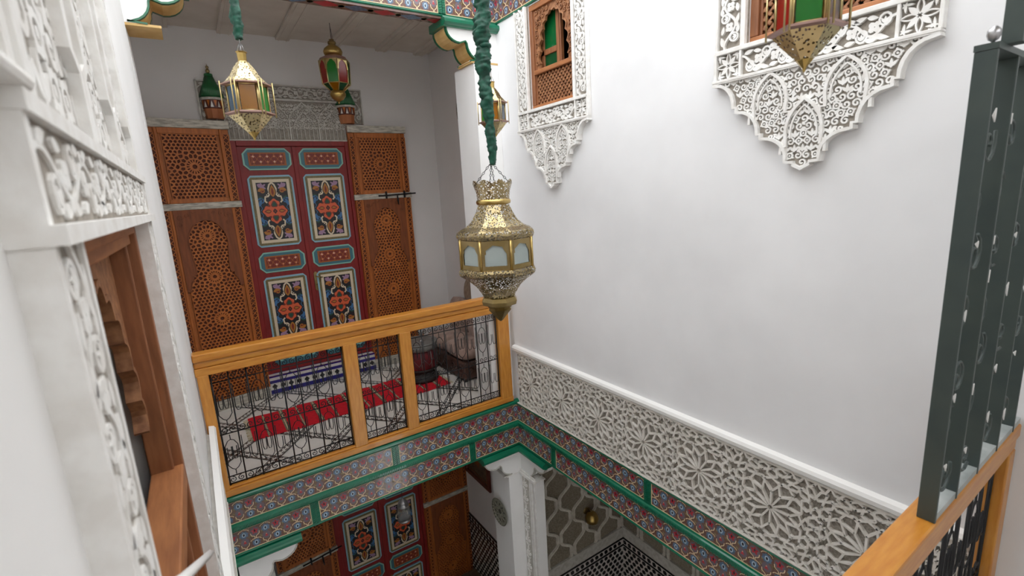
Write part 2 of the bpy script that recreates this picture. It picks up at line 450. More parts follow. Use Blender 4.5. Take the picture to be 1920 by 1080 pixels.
wall('wall_left', 'white plaster courtyard wall beside the camera with carved window surround', 'plaster',
     [(XL-.25, XL, y0, y1, z0, z1) for y0, y1, z0, z1 in holed(-4.6, 0, -3.56, 3.34, [(-2.519, -1.635, .62, 1.70)])])
wall('wall_back', 'pale grey plaster rear wall of the upper gallery', 'gallery_wall', [(-2.9, .45, 1.71, 1.86, 0, 3.14)])
wall('wall_gallery_right', 'grey side wall of the upper gallery with plate and framed portrait', 'gallery_wall', [(.26, .45, .30, 1.71, 0, 3.14)])
wall('wall_gallery_left', 'plain unseen end wall of the upper gallery', 'gallery_wall', [(-2.9, -2.75, 0.0, 1.71, 0, 3.14)])  # out of view; added for its effect on the gallery light
wall('wall_near', 'unseen wall behind the near gallery, cut short to let daylight in', 'plaster', [(XL, .0, -4.75, -4.6, -3.56, 2.6)])  # added out of view; top cut short so sky light enters from behind
wall('floor', 'upper gallery floor slab', 'floor_white', [(-2.9, .45, .0, 1.86, -.385, -.004)], 'floor')
wall('floor_near', 'near gallery floor slab under the camera', 'floor_white', [(XL, 0, -4.6, -2.86, -.36, 0)], 'floor')
wall('floor_lower', 'dark ground floor of the patio', 'lower_floor', [(-2.9, 1.7, -4.75, 1.9, -3.70, -3.56)], 'floor')
wall('pier_right', 'white corner pier beside the balcony railing', 'plaster', [(-.20, .26, .045, .30, 0, .96), (-.20, .0, .002, .30, .96, 2.617), (.0, .26, .002, .30, .96, 2.9), (.0, .26, .0, .045, 0, .96), (-.1, .0, .2005, .30, 2.617, 2.9)], 'pier')
wall('pier_left', 'white pier at the left end of the balcony', 'plaster', [(-2.75, XL, .045, .25, 0, 2.70)], 'pier')
# ceiling of the gallery with plaster beams
mb = MB(); mb.box(-2.9, .45, .10, 1.86, 3.14, 3.34)
ce = tag(mb.build('ceiling', 'ceiling'), 'plaster ceiling of the upper gallery with shallow ribs', 'ceiling', kind='structure')
for i, x in enumerate((-2.45, -2.0, -1.56, -1.12, -.68, -.24, .15)):
    b = MB(); b.box(x-.055, x+.055, .10, 1.71, 3.118, 3.14); b.box(x-.035, x-.028, .10, 1.71, 3.112, 3.118); b.box(x+.028, x+.035, .10, 1.71, 3.112, 3.118)
    b.build('rib', 'ceiling', ce, bevel=.004)
wall('ceiling_near', 'unseen roof slab above the near gallery, shading the left wall', 'ceiling', [(-2.4, .22, -4.6, -2.9, 3.14, 3.34)], 'ceiling')  # added out of view to keep sky light off the near left wall
# lower storey shell
wall('wall_lower_back', 'grey rear wall of the lower gallery', 'gallery_wall', [(-2.9, .45, 1.71, 1.86, -3.56, -.385)])
wall('wall_lower_side', 'grey side wall of the lower gallery above the tiled wainscot', 'gallery_wall', [(.26, .45, .24, 1.71, -3.56, -.385)])
wall('wall_lower_left', 'end wall of the lower gallery', 'gallery_wall', [(-2.9, -2.75, 0, 1.71, -3.56, -.385)])
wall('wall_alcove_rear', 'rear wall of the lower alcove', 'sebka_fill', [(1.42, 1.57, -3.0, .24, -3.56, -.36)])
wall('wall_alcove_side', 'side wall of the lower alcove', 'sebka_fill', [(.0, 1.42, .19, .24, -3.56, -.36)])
wall('wall_alcove_near', 'near wall of the lower alcove', 'plaster', [(.0, 1.57, -3.1, -2.86, -3.56, -.36)])
wall('ceiling_alcove', 'unseen slab above the lower alcove', 'ceiling', [(.22, 1.57, -3.1, .24, -.36, -.2)], 'ceiling')  # out of view; added to stop light leaking into the alcove
wall('pier_lower_right', 'white ground floor corner pier with carved strip', 'plaster',
     [(-.13, .0, .0, .285, -3.56, -.653), (.0, .09, -.20, .24, -3.56, -.653), (-.145, -.001, -.012, .30, -3.56, -1.98), (-.13, -.001, .165, .285, -.653, -.385), (.003, .088, .003, .19, -.653, -.385)], 'pier')
wall('pier_lower_left', 'white ground floor pier under the left bracket', 'plaster', [(-2.75, -2.12, .0, .25, -3.56, -.385)], 'pier')
# beam that carries the upper balcony: painted soffit
wall('trim_1', 'beam of the storey above with painted soffit', 'plaster', [(-2.9, .0, .0, .10, 2.90, 3.34)], 'beam')
sf = MB(); n = 12
for i in range(n):
    x0 = -2.15+i*.18; sf.box(x0, x0+.179, .0, .10, 2.872, 2.90, 0)
    sf.prism([(x0+.09, .006), (x0+.17, .05), (x0+.09, .094), (x0+.01, .05)], 2.8712, 2.872, 1 if i % 2 else 2)
    for k in (0, 1): sf.prism(ell(x0+.178*k, .05, .02, n=8), 2.8711, 2.872, 3)
tag(sf.build('soffit_board', ['tile_base', 'tile_red', 'tile_blue', 'tile_olive']), 'floral painted board under the upper beam', 'board', kind='structure')

# ------------------------------------------------------------------ painted tile bands with green mouldings
TW, TH = .12, .145
def tile_mesh():
    b = MB(True)
    b.box(-TW/2+.0004, TW/2-.0004, -TH/2, TH/2, 0, .008, 0)
    e = .0083
    def Y(x, y0, h, sp, wd=.0042):
        for s_ in (-1, 1):
            b.ribbon([(x+s_*.0036, y0), (x+s_*.0036, y0+h*.30), (x+s_*.007, y0+h*.42), (x+s_*sp*.62, y0+h*.50), (x+s_*sp*.92, y0+h*.66), (x+s_*sp, y0+h)], wd, None, e+.0002, 1)
    # soft leaf grounds
    for x, y, r in ((-.03, .03, .03), (.03, -.018, .026)): b.flat(ell(x, y, r*.9, r, 10), e-.0002, 5)
    for x, y, s_ in ((-.052, -.005, 1), (-.006, -.005, -1), (.008, .01, 1), (.054, .01, -1), (.05, -.06, -1), (.01, -.06, 1)):
        b.flat(leafp(x, y, .02, .009, 1.2*s_+.5), e-.0001, 6)
    # blue flowers
    for x, y, r in ((.03, .030, .027), (-.03, -.043, .025)):
        b.flat(lobed(x, y, r, 8, .12, 32, .2), e, 2)
        b.flat(ell(x, y, .0105, .0145, 14), e+.0001, 3); b.flat(ell(x, y, .0055, .009, 12), e+.0002, 7)
    # red flowers
    b.flat(lobed(-.03, .034, .021, 5, .25, 30, 1.57), e, 4); b.flat(ell(-.03, .036, .0045, .008, 8), e+.0001, 7)
    b.flat(lobed(.03, -.022, .010, 3, .25, 18, 1.57), e, 4); b.flat(ell(.03, -.012, .004, n=6), e+.0001, 8)
    Y(-.03, -.018, .044, .0245); Y(.03, -.0725, .042, .022)
    for s_ in (-1, 1):
        b.ribbon([(.03+s_*.004, .0725), (.03+s_*.004, .063), (.03+s_*.014, .061), (.03+s_*.023, .057), (.03+s_*.029, .048)], .004, None, e+.0002, 1)
        b.ribbon([(-.03+s_*.004, -.016), (-.03+s_*.014, -.0165), (-.03+s_*.024, -.020), (-.03+s_*.030, -.028)], .004, None, e+.0002, 1)
    return b.mesh('tile', ['tile_base', 'cream', 'tile_blue', 'tile_white', 'tile_red', 'tile_mauve', 'tile_olive', 'tile_navy', 'paint_pink'])
TILE = tile_mesh()
def moulding(b, a0, a1, z0, z1, d, rope=False):
    h = z1-z0
    prof = [(0, z0), (d*.45, z0), (d*.55, z0+h*.12), (d*.8, z0+h*.2), (d, z0+h*.36), (d, z0+h*.62), (d*.85, z0+h*.78), (d*.55, z0+h*.86), (d*.45, z1), (0, z1)]
    b.extrude_a(prof, a0, a1)
    if rope:
        n = int((a1-a0)/.018)
        for i in range(n):
            a = a0+.009+i*.018
            b.prism([(a-.007, z0+h*.25), (a-.002, z0+h*.25), (a+.007, z0+h*.75), (a+.002, z0+h*.75)], d, d+.003)
def tile_band(name, label, L, loc, rz, rows, mould, divs, kindname='trim'):
    root = thing(name, label, 'tile band', loc, rz, kind='structure')
    for z0, z1, d, rope in mould:
        b = MB(True); moulding(b, 0, L, z0, z1, d, rope); b.build('green_moulding', 'green', root)
    for (z0, z1), dv in zip(rows, divs):
        edges = [0]+[e for c in sorted(dv) for e in (c-.027, c+.027)]+[L]
        for i in range(0, len(edges), 2):
            a0, a1 = edges[i], edges[i+1]
            if a1-a0 < .03: continue
            n = max(1, round((a1-a0)/TW)); tw = (a1-a0)/n
            for k in range(n): place(TILE, 'tile', root, (a0+tw*(k+.5), 0, (z0+z1)/2), 0, (tw/TW, 1, (z1-z0)/TH))
            b = MB(True)
            b.box(a0, a1, z0, z0+.004, .004, .0095); b.box(a0, a1, z1-.004, z1, .004, .0095); b.box(a0, a0+.004, z0+.0042, z1-.0042, .004, .0095); b.box(a1-.004, a1, z0+.0042, z1-.0042, .004, .0095)
            b.build('cream_edging', 'cream', root)
        for c in dv:
            b = MB(True); h = z1-z0
            for s_ in (-1, 1):
                b.prism([(c+s_*.013+.0095*math.cos(t*PI/5-PI)*1.0, z0) for t in range(1)]+[(c+s_*.013-.012, z0), (c+s_*.013+.012, z0), (c+s_*.013+.012, z1), (c+s_*.013-.012, z1)], 0, .016)
                for k in range(10):
                    zz = z0+h*(k+.2)/10.5; b.prism([(c+s_*.013-.010, zz), (c+s_*.013+.010, zz+.008), (c+s_*.013+.010, zz+.014), (c+s_*.013-.010, zz+.006)], .016, .020)
            b.box(c-.027, c+.027, z0, z1, 0, .011); b.build('divider', 'green', root)
    return root
MLOW = [(-.017, .03, .03, False), (-.215, -.16, .03, True), (-.385, -.364, .014, False)]
RLOW = [(-.16, -.017), (-.364, -.215)]
tile_band('trim_2', 'painted tile band with green mouldings below the wooden balcony railing', 2.15, (-2.15, 0, 0), 0, RLOW, MLOW, [[1.08], [.505, 1.694]])
tile_band('trim_3', 'painted tile band with green mouldings below the white star lattice', 2.86, (0, 0, 0), -90, RLOW, [(-.022, .0, .02, False)]+MLOW[1:], [[1.39], [.478, 2.30]])
MUP = [(2.885, 2.90, .012, False), (3.06, 3.115, .03, True), (3.265, 3.32, .035, False)]
RUP = [(2.90, 3.06), (3.115, 3.265)]
tile_band('trim_4', 'painted tile band on the beam above the gallery opening', 2.15, (-2.15, 0, 0), 0, RUP, MUP, [[.48, 1.725], [1.08]])
tile_band('trim_5', 'painted tile band along the top of the white courtyard wall', 2.86, (0, 0, 0), -90, RUP, MUP, [[1.39], [.478, 2.30]])

# corbel brackets under the bands
def bracket(name, label, loc, rz, flip, z1, start=0., L=.43, pier=.20, dp=.20, under='soffit_tan', edge='green_dark'):
    root = thing(name, label, 'bracket', loc, rz)
    s_ = -1 if flip else 1              # runs along +a*s_
    h = .20
    pts = [(0, 0), (L-.03, 0)]
    pts += [(L-.03-.115+.10*math.cos(math.radians(a))*1.0+.015, -.005-.085*math.sin(math.radians(a))) for a in range(10, 91, 16)]
    pts += [(L-.175, -.075), (L-.185, -.09)]
    pts += [(L-.185-.10+.10*math.cos(math.radians(a)), -.09-.10*math.sin(math.radians(a))) for a in range(0, 91, 15)]
    pts = [p for p in pts if p[1] > -h+.005]+[(L-.20-.005, -h+.004), (L-.205, -h), (0, -h)]
    pl = [(s_*a, z1+b) for a, b in pts]
    if flip: pl = pl[::-1]
    b = MB(True); b.prism(pl, -dp, .0, 0); b.build('body', 'plaster', root)
    # painted soffit strip under the curve
    cur = [(s_*a, z1+bb) for a, bb in pts[1:-2]]
    b = MB(True); b.ribbon([(x, z-.003) for x, z in cur], .006, -dp+.02, -.02); b.build('soffit_strip', under, root)
    for c0, c1 in ((-.02, .004), (-dp-.004, -dp+.02)):
        b = MB(True); b.ribbon([(x, z-.002) for x, z in cur], .009, c0, c1); b.build('edge_bead', edge, root)
    b = MB(True); b.box(min(0, s_*(pier+.02)), max(0, s_*(pier+.02)), z1-h-.012, z1-h, -dp, .0); b.build('underside', under, root)
    b = MB(True); moulding(b, min(s_*start, s_*L), max(s_*start, s_*L), z1-.005, z1+.055, .05); b.box(min(0, s_*L), max(0, s_*L), z1, z1+.05, -dp, -.0005); b.build('green_moulding', 'green', root)
    return root
bracket('corbel_bracket', 'white horseshoe corbel with green moulding above the right pier', (0.0, .0, 0), 0, True, 2.83)
bracket('corbel_bracket', 'white horseshoe corbel above the left pier of the gallery', (-2.15, .0, 0), 0, False, 2.83, L=.30, pier=.13)
cb = bracket('corbel_bracket', 'white corner corbel with green moulding on top of the ground floor pier', (0, .0, 0), 0, True, -.44, L=.38, pier=.13, dp=.16, under='stucco', edge='stucco_grey')
cb2 = bracket('corbel_arm', 'second arm of the corner corbel', (0, .0, 0), -90, False, -.44, start=.051, L=.38, pier=.2, dp=.09, under='stucco', edge='stucco_grey')
for ch in list(cb2.children): ch.parent = cb; ch.rotation_euler = (0, 0, -PI/2)
bpy.data.objects.remove(cb2)
bracket('corbel_bracket', 'white corbel with cusped edge under the band at the left ground floor pier', (-2.15, .0, 0), 0, False, -.44, L=.40, pier=.2, dp=.16, under='stucco', edge='stucco_grey')

# ------------------------------------------------------------------ star lattice bands
LP, LH = .376, .45
def lattice_mesh():
    """twelve-fold stars: star lines drawn from the edge midpoints of a polygon net"""
    half = LP/2; r = .165
    S = [(0., 0., .0147)]
    for k in range(12): a = PI/12+k*PI/6; S.append((r*math.cos(a), r*math.sin(a), 0.))
    for sy in (1, -1):
        S += [(half-1e-5, sy*.118, 0.), (half-1e-5, sy*.190, 0.), (0., sy*.214, 0.)]
        for sx in (1, -1): S += [(sx*.128, sy*.183, 0.), (sx*.078, sy*.212, 0.)]
    S.append((half-1e-5, 0., 0.))
    A = [(x+k*LP, y, w_) for x, y, w_ in S for k in (-1, 0, 1)]
    b = MB(True); th = math.radians(63)
    for x, y, w_ in S:
        poly = rect(x-.3, -LH/2, x+.3, LH/2)
        for qx, qy, qw in sorted(A, key=lambda q: (q[0]-x)**2+(q[1]-y)**2)[1:30]:
            dx, dy = qx-x, qy-y; d2 = dx*dx+dy*dy; t = .5+(w_-qw)/(2*d2)
            poly = clip(poly, x+dx*t, y+dy*t, dx, dy)
        # merge tiny edges
        pl = []
        for p in poly:
            if not pl or math.hypot(p[0]-pl[-1][0], p[1]-pl[-1][1]) > .004: pl.append(p)
        if math.hypot(pl[0][0]-pl[-1][0], pl[0][1]-pl[-1][1]) < .004: pl.pop()
        n = len(pl); mid = []; rays = []
        big = w_ > 0; th_ = math.radians(66) if big else th
        for i in range(n):
            p, q = pl[i], pl[(i+1) % n]; L = math.hypot(q[0]-p[0], q[1]-p[1]); ux, uy = (q[0]-p[0])/L, (q[1]-p[1])/L
            mid.append(((p[0]+q[0])/2, (p[1]+q[1])/2))
            nx, ny = -uy, ux
            if (x-p[0])*nx+(y-p[1])*ny < 0: nx, ny = -nx, -ny
            rays.append(((ux*math.cos(th_)+nx*math.sin(th_), uy*math.cos(th_)+ny*math.sin(th_)), (-ux*math.cos(th_)+nx*math.sin(th_), -uy*math.cos(th_)+ny*math.sin(th_))))
        for i in range(n):
            j = (i+1) % n; m0, m1 = mid[i], mid[j]; d0, d1 = rays[i][0], rays[j][1]
            den = d0[0]*d1[1]-d0[1]*d1[0]; P = None
            if abs(den) > 1e-6:
                t = ((m1[0]-m0[0])*d1[1]-(m1[1]-m0[1])*d1[0])/den
                if 0 < t < .11: P = (m0[0]+d0[0]*t, m0[1]+d0[1]*t)
                if P and abs(P[1]) > LH/2-.006: P = None
            wd = .0092
            if P is None: b.ribbon([m0, m1], wd, .003, .019, 0); continue
            b.ribbon([m0, P], wd, .003, .019, 0); b.ribbon([P, m1], wd, .003, .0189, 0); b.prism(ell(P[0], P[1], wd*.5, n=6), .003, .0188, 0)
            if big:
                a = math.atan2(P[1], P[0]); b.ribbon([P, (.020*math.cos(a), .020*math.sin(a))], .0085, .003, .0187, 0)
                b.ribbon([(.020*math.cos(a), .020*math.sin(a)), (.012*math.cos(a+PI/12), .012*math.sin(a+PI/12)), (.020*math.cos(a+PI/6), .020*math.sin(a+PI/6))], .005, .003, .0186, 0)
        for m0 in [q for q in mid if abs(q[1]) < LH/2-.004]: b.prism(ell(m0[0], m0[1], .0056, n=6), .003, .0185, 0)
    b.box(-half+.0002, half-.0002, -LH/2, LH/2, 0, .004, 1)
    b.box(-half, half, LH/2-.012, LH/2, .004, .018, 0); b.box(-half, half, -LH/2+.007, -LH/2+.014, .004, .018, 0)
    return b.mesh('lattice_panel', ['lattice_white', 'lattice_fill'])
LATT = lattice_mesh()
def lattice_band(name, label, loc, rz, first, n, L0, L1):
    root = thing(name, label, 'plaster lattice', loc, rz, kind='structure')
    for k in range(n): place(LATT, 'lattice_panel', root, (first+k*LP, 0, LH/2))
    b = MB(True); b.extrude_a([(0, LH), (.02, LH), (.032, LH+.012), (.034, LH+.03), (.026, LH+.044), (0, LH+.05)], L0, L1); b.build('white_cap', 'white_paint', root)
    b = MB(True); b.box(L0, L1, .0, .006, 0, .022); b.build('bottom_fillet', 'lattice_white', root)
    return root
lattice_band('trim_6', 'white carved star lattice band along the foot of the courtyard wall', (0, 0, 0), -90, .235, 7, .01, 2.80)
place(LATT, 'lattice_panel', bpy.data.objects['trim_6'], (2.745, 0, LH/2), 0, (.34, 1, 1))
root = lattice_band('trim_7', 'white carved star lattice band on the left courtyard wall', (XL, -1.45, 0), 90, .19, 4, 0, 1.45)
root.location.x = XL+.018
b = MB(True); b.box(0, 1.45, 0, .45, -.018, .0); b.build('backing', 'lattice_white', root)
tile_band('trim_8', 'painted tile band under the left wall lattice', 2.86, (XL, -2.86, 0), 90, RLOW, MLOW, [[1.39], [.478]])

# ------------------------------------------------------------------ carved windows in the courtyard walls
def scallop(hw, H, n=7, r=None):
    """cusped window arch from (-hw, 0) up to (0, H) and down"""
    pts = []
    for sg in (-1, 1):
        side = []
        for k in range(n+1):
            t = k/n; a = t*PI/2; side.append((sg*hw*math.cos(a)**.9 if k < n else 0., H*math.sin(a)))
        pl = []
        for p, q in zip(side, side[1:]):
            mx, my = (p[0]+q[0])/2, (p[1]+q[1])/2; nx, ny = q[1]-p[1], -(q[0]-p[0])
            if sg > 0: nx, ny = nx, ny
            else: nx, ny = -nx, -ny
            for i in range(5):
                u = i/5; bul = math.sin(PI*u)*.32
                pl.append((p[0]+(q[0]-p[0])*u+nx*bul, p[1]+(q[1]-p[1])*u+ny*bul))
        pts.append(pl)
    return pts[0]+[(0, H)]+pts[1][::-1]
def pendant_outline(W, D):
    k = W/.77; pts = [(0, -D)]
    steps = [(.055, -.368, .055, -.35), (.150, -.262, .168, -.245), (.262, -.135, .282, -.12)]
    r = []
    r.append((.0, -.395)); r.append((.03, -.378)); r.append((.03, -.368)); r.append((.062, -.366)); r.append((.062, -.345))
    r += [(.155-.093*math.cos(math.radians(a)), -.345+.082*math.sin(math.radians(a))) for a in range(10, 91, 16)]
    r += [(.165, -.262), (.165, -.243), (.18, -.243)]
    r += [(.268-.088*math.cos(math.radians(a)), -.235+.095*math.sin(math.radians(a))) for a in range(10, 91, 16)]
    r += [(.275, -.14), (.275, -.118), (.29, -.118)]
    r += [(.372-.082*math.cos(math.radians(a)), -.11+.098*math.sin(math.radians(a))) for a in range(10, 91, 16)]
    r += [(.385, -.01), (.385, 0)]
    r = [(x*k, y*D/.395) for x, y in r]
    return [(-x, y) for x, y in r[::-1]]+r[1:]
def horseshoe(cx, top, hw, h):
    L = [(cx-hw*1.22, top-h), (cx-hw*1.22, top-h*.85), (cx-hw*.95, top-h*.85), (cx-hw*.98, top-h*.7)]+bez((cx-hw, top-h*.62), (cx-hw, top-h*.35), (cx-hw*.7, top-h*.15), (cx, top), 8)
    return L+[(2*cx-x, y) for x, y in L[::-1]][1:]
def fine_window(name, label, yc, sill, ww, Wb, strip, height, seed, rz, x):
    """carved plaster surround, wooden window with cusped arch board and turned lattice, pendant below"""
    root = thing(name, label, 'window', (x, yc, sill), rz, kind='structure')
    H = height; hw = ww/2; B = Wb/2; bh = .118
    # recessed grounds and frames of the surround
    g = MB(True)
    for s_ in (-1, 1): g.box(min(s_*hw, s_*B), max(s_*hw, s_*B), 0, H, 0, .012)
    g.box(-B, B, -bh, 0, 0, .012); g.build('surround_ground', 'stucco_recess_shade', root)
    fr = MB(True)
    for s_ in (-1, 1):
        for e, wd in ((hw+.012, .020), (B-.004, .009)): fr.box(s_*e-wd/2, s_*e+wd/2, 0, H, 0, .030)
    fr.box(-B, B, -.010, .008, 0, .034); fr.box(-B-.004, B+.004, -bh-.006, -bh+.006, 0, .044)
    for s_ in (-1, 1): fr.box(s_*(B-.002)-.006, s_*(B-.002)+.006, -bh, 0, 0, .034); fr.box(s_*(hw+.018)-.005, s_*(hw+.018)+.005, -bh, 0, 0, .032)
    fr.build('surround_frame', 'stucco', root, bevel=.002)
    for s_ in (-1, 1):
        v = MB(True); vine(v, min(s_*(hw+.024), s_*(B-.012)), .01, max(s_*(hw+.024), s_*(B-.012)), H, .010, .024, 0, .14, True, ph=seed)
        v.build('carved_strip', 'stucco', root)
        q = MB(True); rr = (B-.010-hw-.024)/2; rosette8(q, s_*(hw+.024+rr), -bh/2, min(rr, bh/2-.008), .010, .024)
        q.build('carved_square', 'stucco', root)
    v = MB(True); vine(v, -hw-.012, -bh+.008, hw+.012, -.012, .010, .025, 0, .15, False, ph=seed+.5); v.build('carved_band', 'stucco', root)
    # pendant
    out = [(a, b-bh-.004) for a, b in pendant_outline(Wb, .385)]
    p = MB(True); p.prism(out, 0, .022, 0, 1); pen = p.build('pendant', ['stucco_recess_shade', 'stucco'], root)
    p = MB(True); p.ribbon(out, .012, .0, .042, 0, True); p.build('pendant_edge', 'stucco', pen)
    ar = MB(True)
    k = Wb/.77
    arches = [(-.135*k, -bh-.012, .066*k, .185), (.135*k, -bh-.012, .066*k, .185), (0, -bh-.130, .066*k, .20)]
    for cx, t, w_, h in arches:
        ar.ribbon(horseshoe(cx, t, w_, h), .011, .018, .040); ar.ribbon(horseshoe(cx, t-.024, w_*.74, h*.84)[3:-3], .006, .018, .036)
    ar.build('carved_arches', 'stucco', pen)
    f = MB(True); fill_arab(f, [(a*.94, -bh-.012+(b+bh+.004)*.955) for a, b in out], .031, .020, .031, 0, int(seed*10)+3, 0.)
    f.build('arabesque', 'stucco', pen)
    # wooden window
    t = .034
    w_ = MB(True); w_.box(-hw, hw, 0, t, -.05, -.004); w_.box(-hw, hw, H-t, H, -.05, -.004); w_.build('frame_rail', 'window_wood_h', root, bevel=.004)
    for s_ in (-1, 1):
        w_ = MB(True); w_.box(min(s_*hw, s_*(hw-t)), max(s_*hw, s_*(hw-t)), t+.0003, H-t-.0003, -.05, -.004); w_.build('frame_stile', 'window_wood', root, bevel=.004)
        w_ = MB(True); w_.box(min(s_*(hw-t), s_*(hw-t-.012)), max(s_*(hw-t), s_*(hw-t-.012)), t, H-t, -.05, -.016); w_.build('inner_moulding', 'window_wood', root, bevel=.003)
    zr = .235
    w_ = MB(True); w_.box(-hw+t, hw-t, zr-.014, zr+.014, -.05, -.002); w_.build('middle_rail', 'window_wood_h', root, bevel=.004)
    # turned lattice
    la = MB(True); x0, x1, z0, z1 = -hw+t+.006, hw-t-.006, t+.004, zr-.016; d = .034
    span = (x1-x0)+(z1-z0); nn = int(span/d)+1
    for sg in (1, -1):
        for i in range(nn+1):
            pts = []
            for j in range(25):
                zz = z0+(z1-z0)*j/24; xx = (x0+i*d-(zz-z0)) if sg > 0 else (x0-(z1-z0)+i*d+(zz-z0))
                if x0 <= xx <= x1: pts.append((xx, zz))
            if len(pts) > 2: la.ribbon(pts, .0085, -.034 if sg > 0 else -.028, -.026 if sg > 0 else -.020)
    for i in range(nn+1):
        for j in range(int((z1-z0)/(d/2))+1):
            zz = z0+j*d/2; xx = x0+i*d-(zz-z0)
            if x0+.004 < xx < x1-.004 and j % 1 == 0: la.lathe([(.0075, -.030), (.0095, -.023), (.006, -.017)], 6, xx, zz)
    la.build('turned_lattice', 'carved_wood', root)
    back = MB(True); back.box(x0, x1, t, zr, -.075, -.07); back.build('lattice_shade', 'dark_room', root)  # dark sheet in place of the unlit room behind the lattice
    # cusped arch board
    ah = H-t-zr-.06; arch = [(a, b+zr+.045) for a, b in scallop(hw-t-.05, ah-.03, 6)]
    L = [(-hw+t+.008, zr+.016), (-hw+t+.008, H-t), (0, H-t), (0, arch[len(arch)//2][1])]
    half = len(arch)//2
    ml = [(-hw+t+.008, zr+.014), (arch[0][0], zr+.014)]+arch[:half+1]+[(0, H-t), (-hw+t+.008, H-t)]
    mr = [(-a, b) for a, b in ml][::-1]
    c = MB(True); c.prism(ml[::-1], -.034, -.022); c.prism(mr[::-1], -.034, -.022)
    c.ribbon(arch, .012, -.034, -.016)
    ab = c.build('arch_board', 'carved_wood', root)
    cv = MB(True)
    for s_ in (-1, 1):
        for i in range(9):
            a, bb = s_*(hw-t-.026), zr+.06+i*.052
            if bb < H-t-.03: cv.ribbon(spiral(a, bb, .016, 1.2, i*1.3, s_), .006, -.024, -.014)
        for i in range(5):
            for j in range(3):
                a, bb = s_*(.02+i*.034), H-t-.022-j*.032
                if bb > zr+.05+(ah)*math.sqrt(max(0, 1-(abs(a)/(hw-t-.04))**2))+.0: cv.ribbon(spiral(a, bb, .015, 1.2, i+j*2., s_), .006, -.024, -.014)
    cv.build('carved_scrolls', 'carved_wood', ab)
    # sash with green glass on one side, open on the other
    s_ = MB(True)
    for u0, u1, v0, v1 in ((-.014, .014, zr, H-t), (-hw+t, 0, zr+.10, zr+.135), (-hw+t, -hw+t+.05, zr, H-t), (-hw+t, 0, zr+.014, zr+.03)): s_.box(u0, u1, v0, v1, -.075, -.055)
    s_.box(.022, .036, zr, H-t, -.078, -.052)
    s_.build('sash', 'window_wood', root, bevel=.003)
    gl = MB(True); gl.box(-hw+t+.03, -.012, zr+.13, H-t, -.068, -.064); gl.build('pane', 'glass_bottle', root)
    gl = MB(True); gl.box(-hw+t+.03, -.012, zr+.02, zr+.11, -.068, -.064); gl.build('pane', 'glass_dkgreen', root)
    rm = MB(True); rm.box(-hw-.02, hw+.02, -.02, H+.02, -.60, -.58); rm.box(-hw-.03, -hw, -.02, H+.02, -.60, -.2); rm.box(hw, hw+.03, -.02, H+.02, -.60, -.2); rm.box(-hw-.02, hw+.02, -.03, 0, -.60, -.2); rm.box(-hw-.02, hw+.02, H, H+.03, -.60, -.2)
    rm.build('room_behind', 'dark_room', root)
    return root
fine_window('window_1', 'wooden window with open green sash and carved surround near the balcony pier', WIN[0][0], WIN[0][1], WIN[0][2], .70, .12, WTOP-WIN[0][1], .4, -90, 0)
fine_window('window_2', 'wooden window with white carved surround and pendant behind the brass lantern by the iron grille', WIN[1][0], WIN[1][1], WIN[1][2], .77, .12, WTOP-WIN[1][1], 1.1, -90, 0)

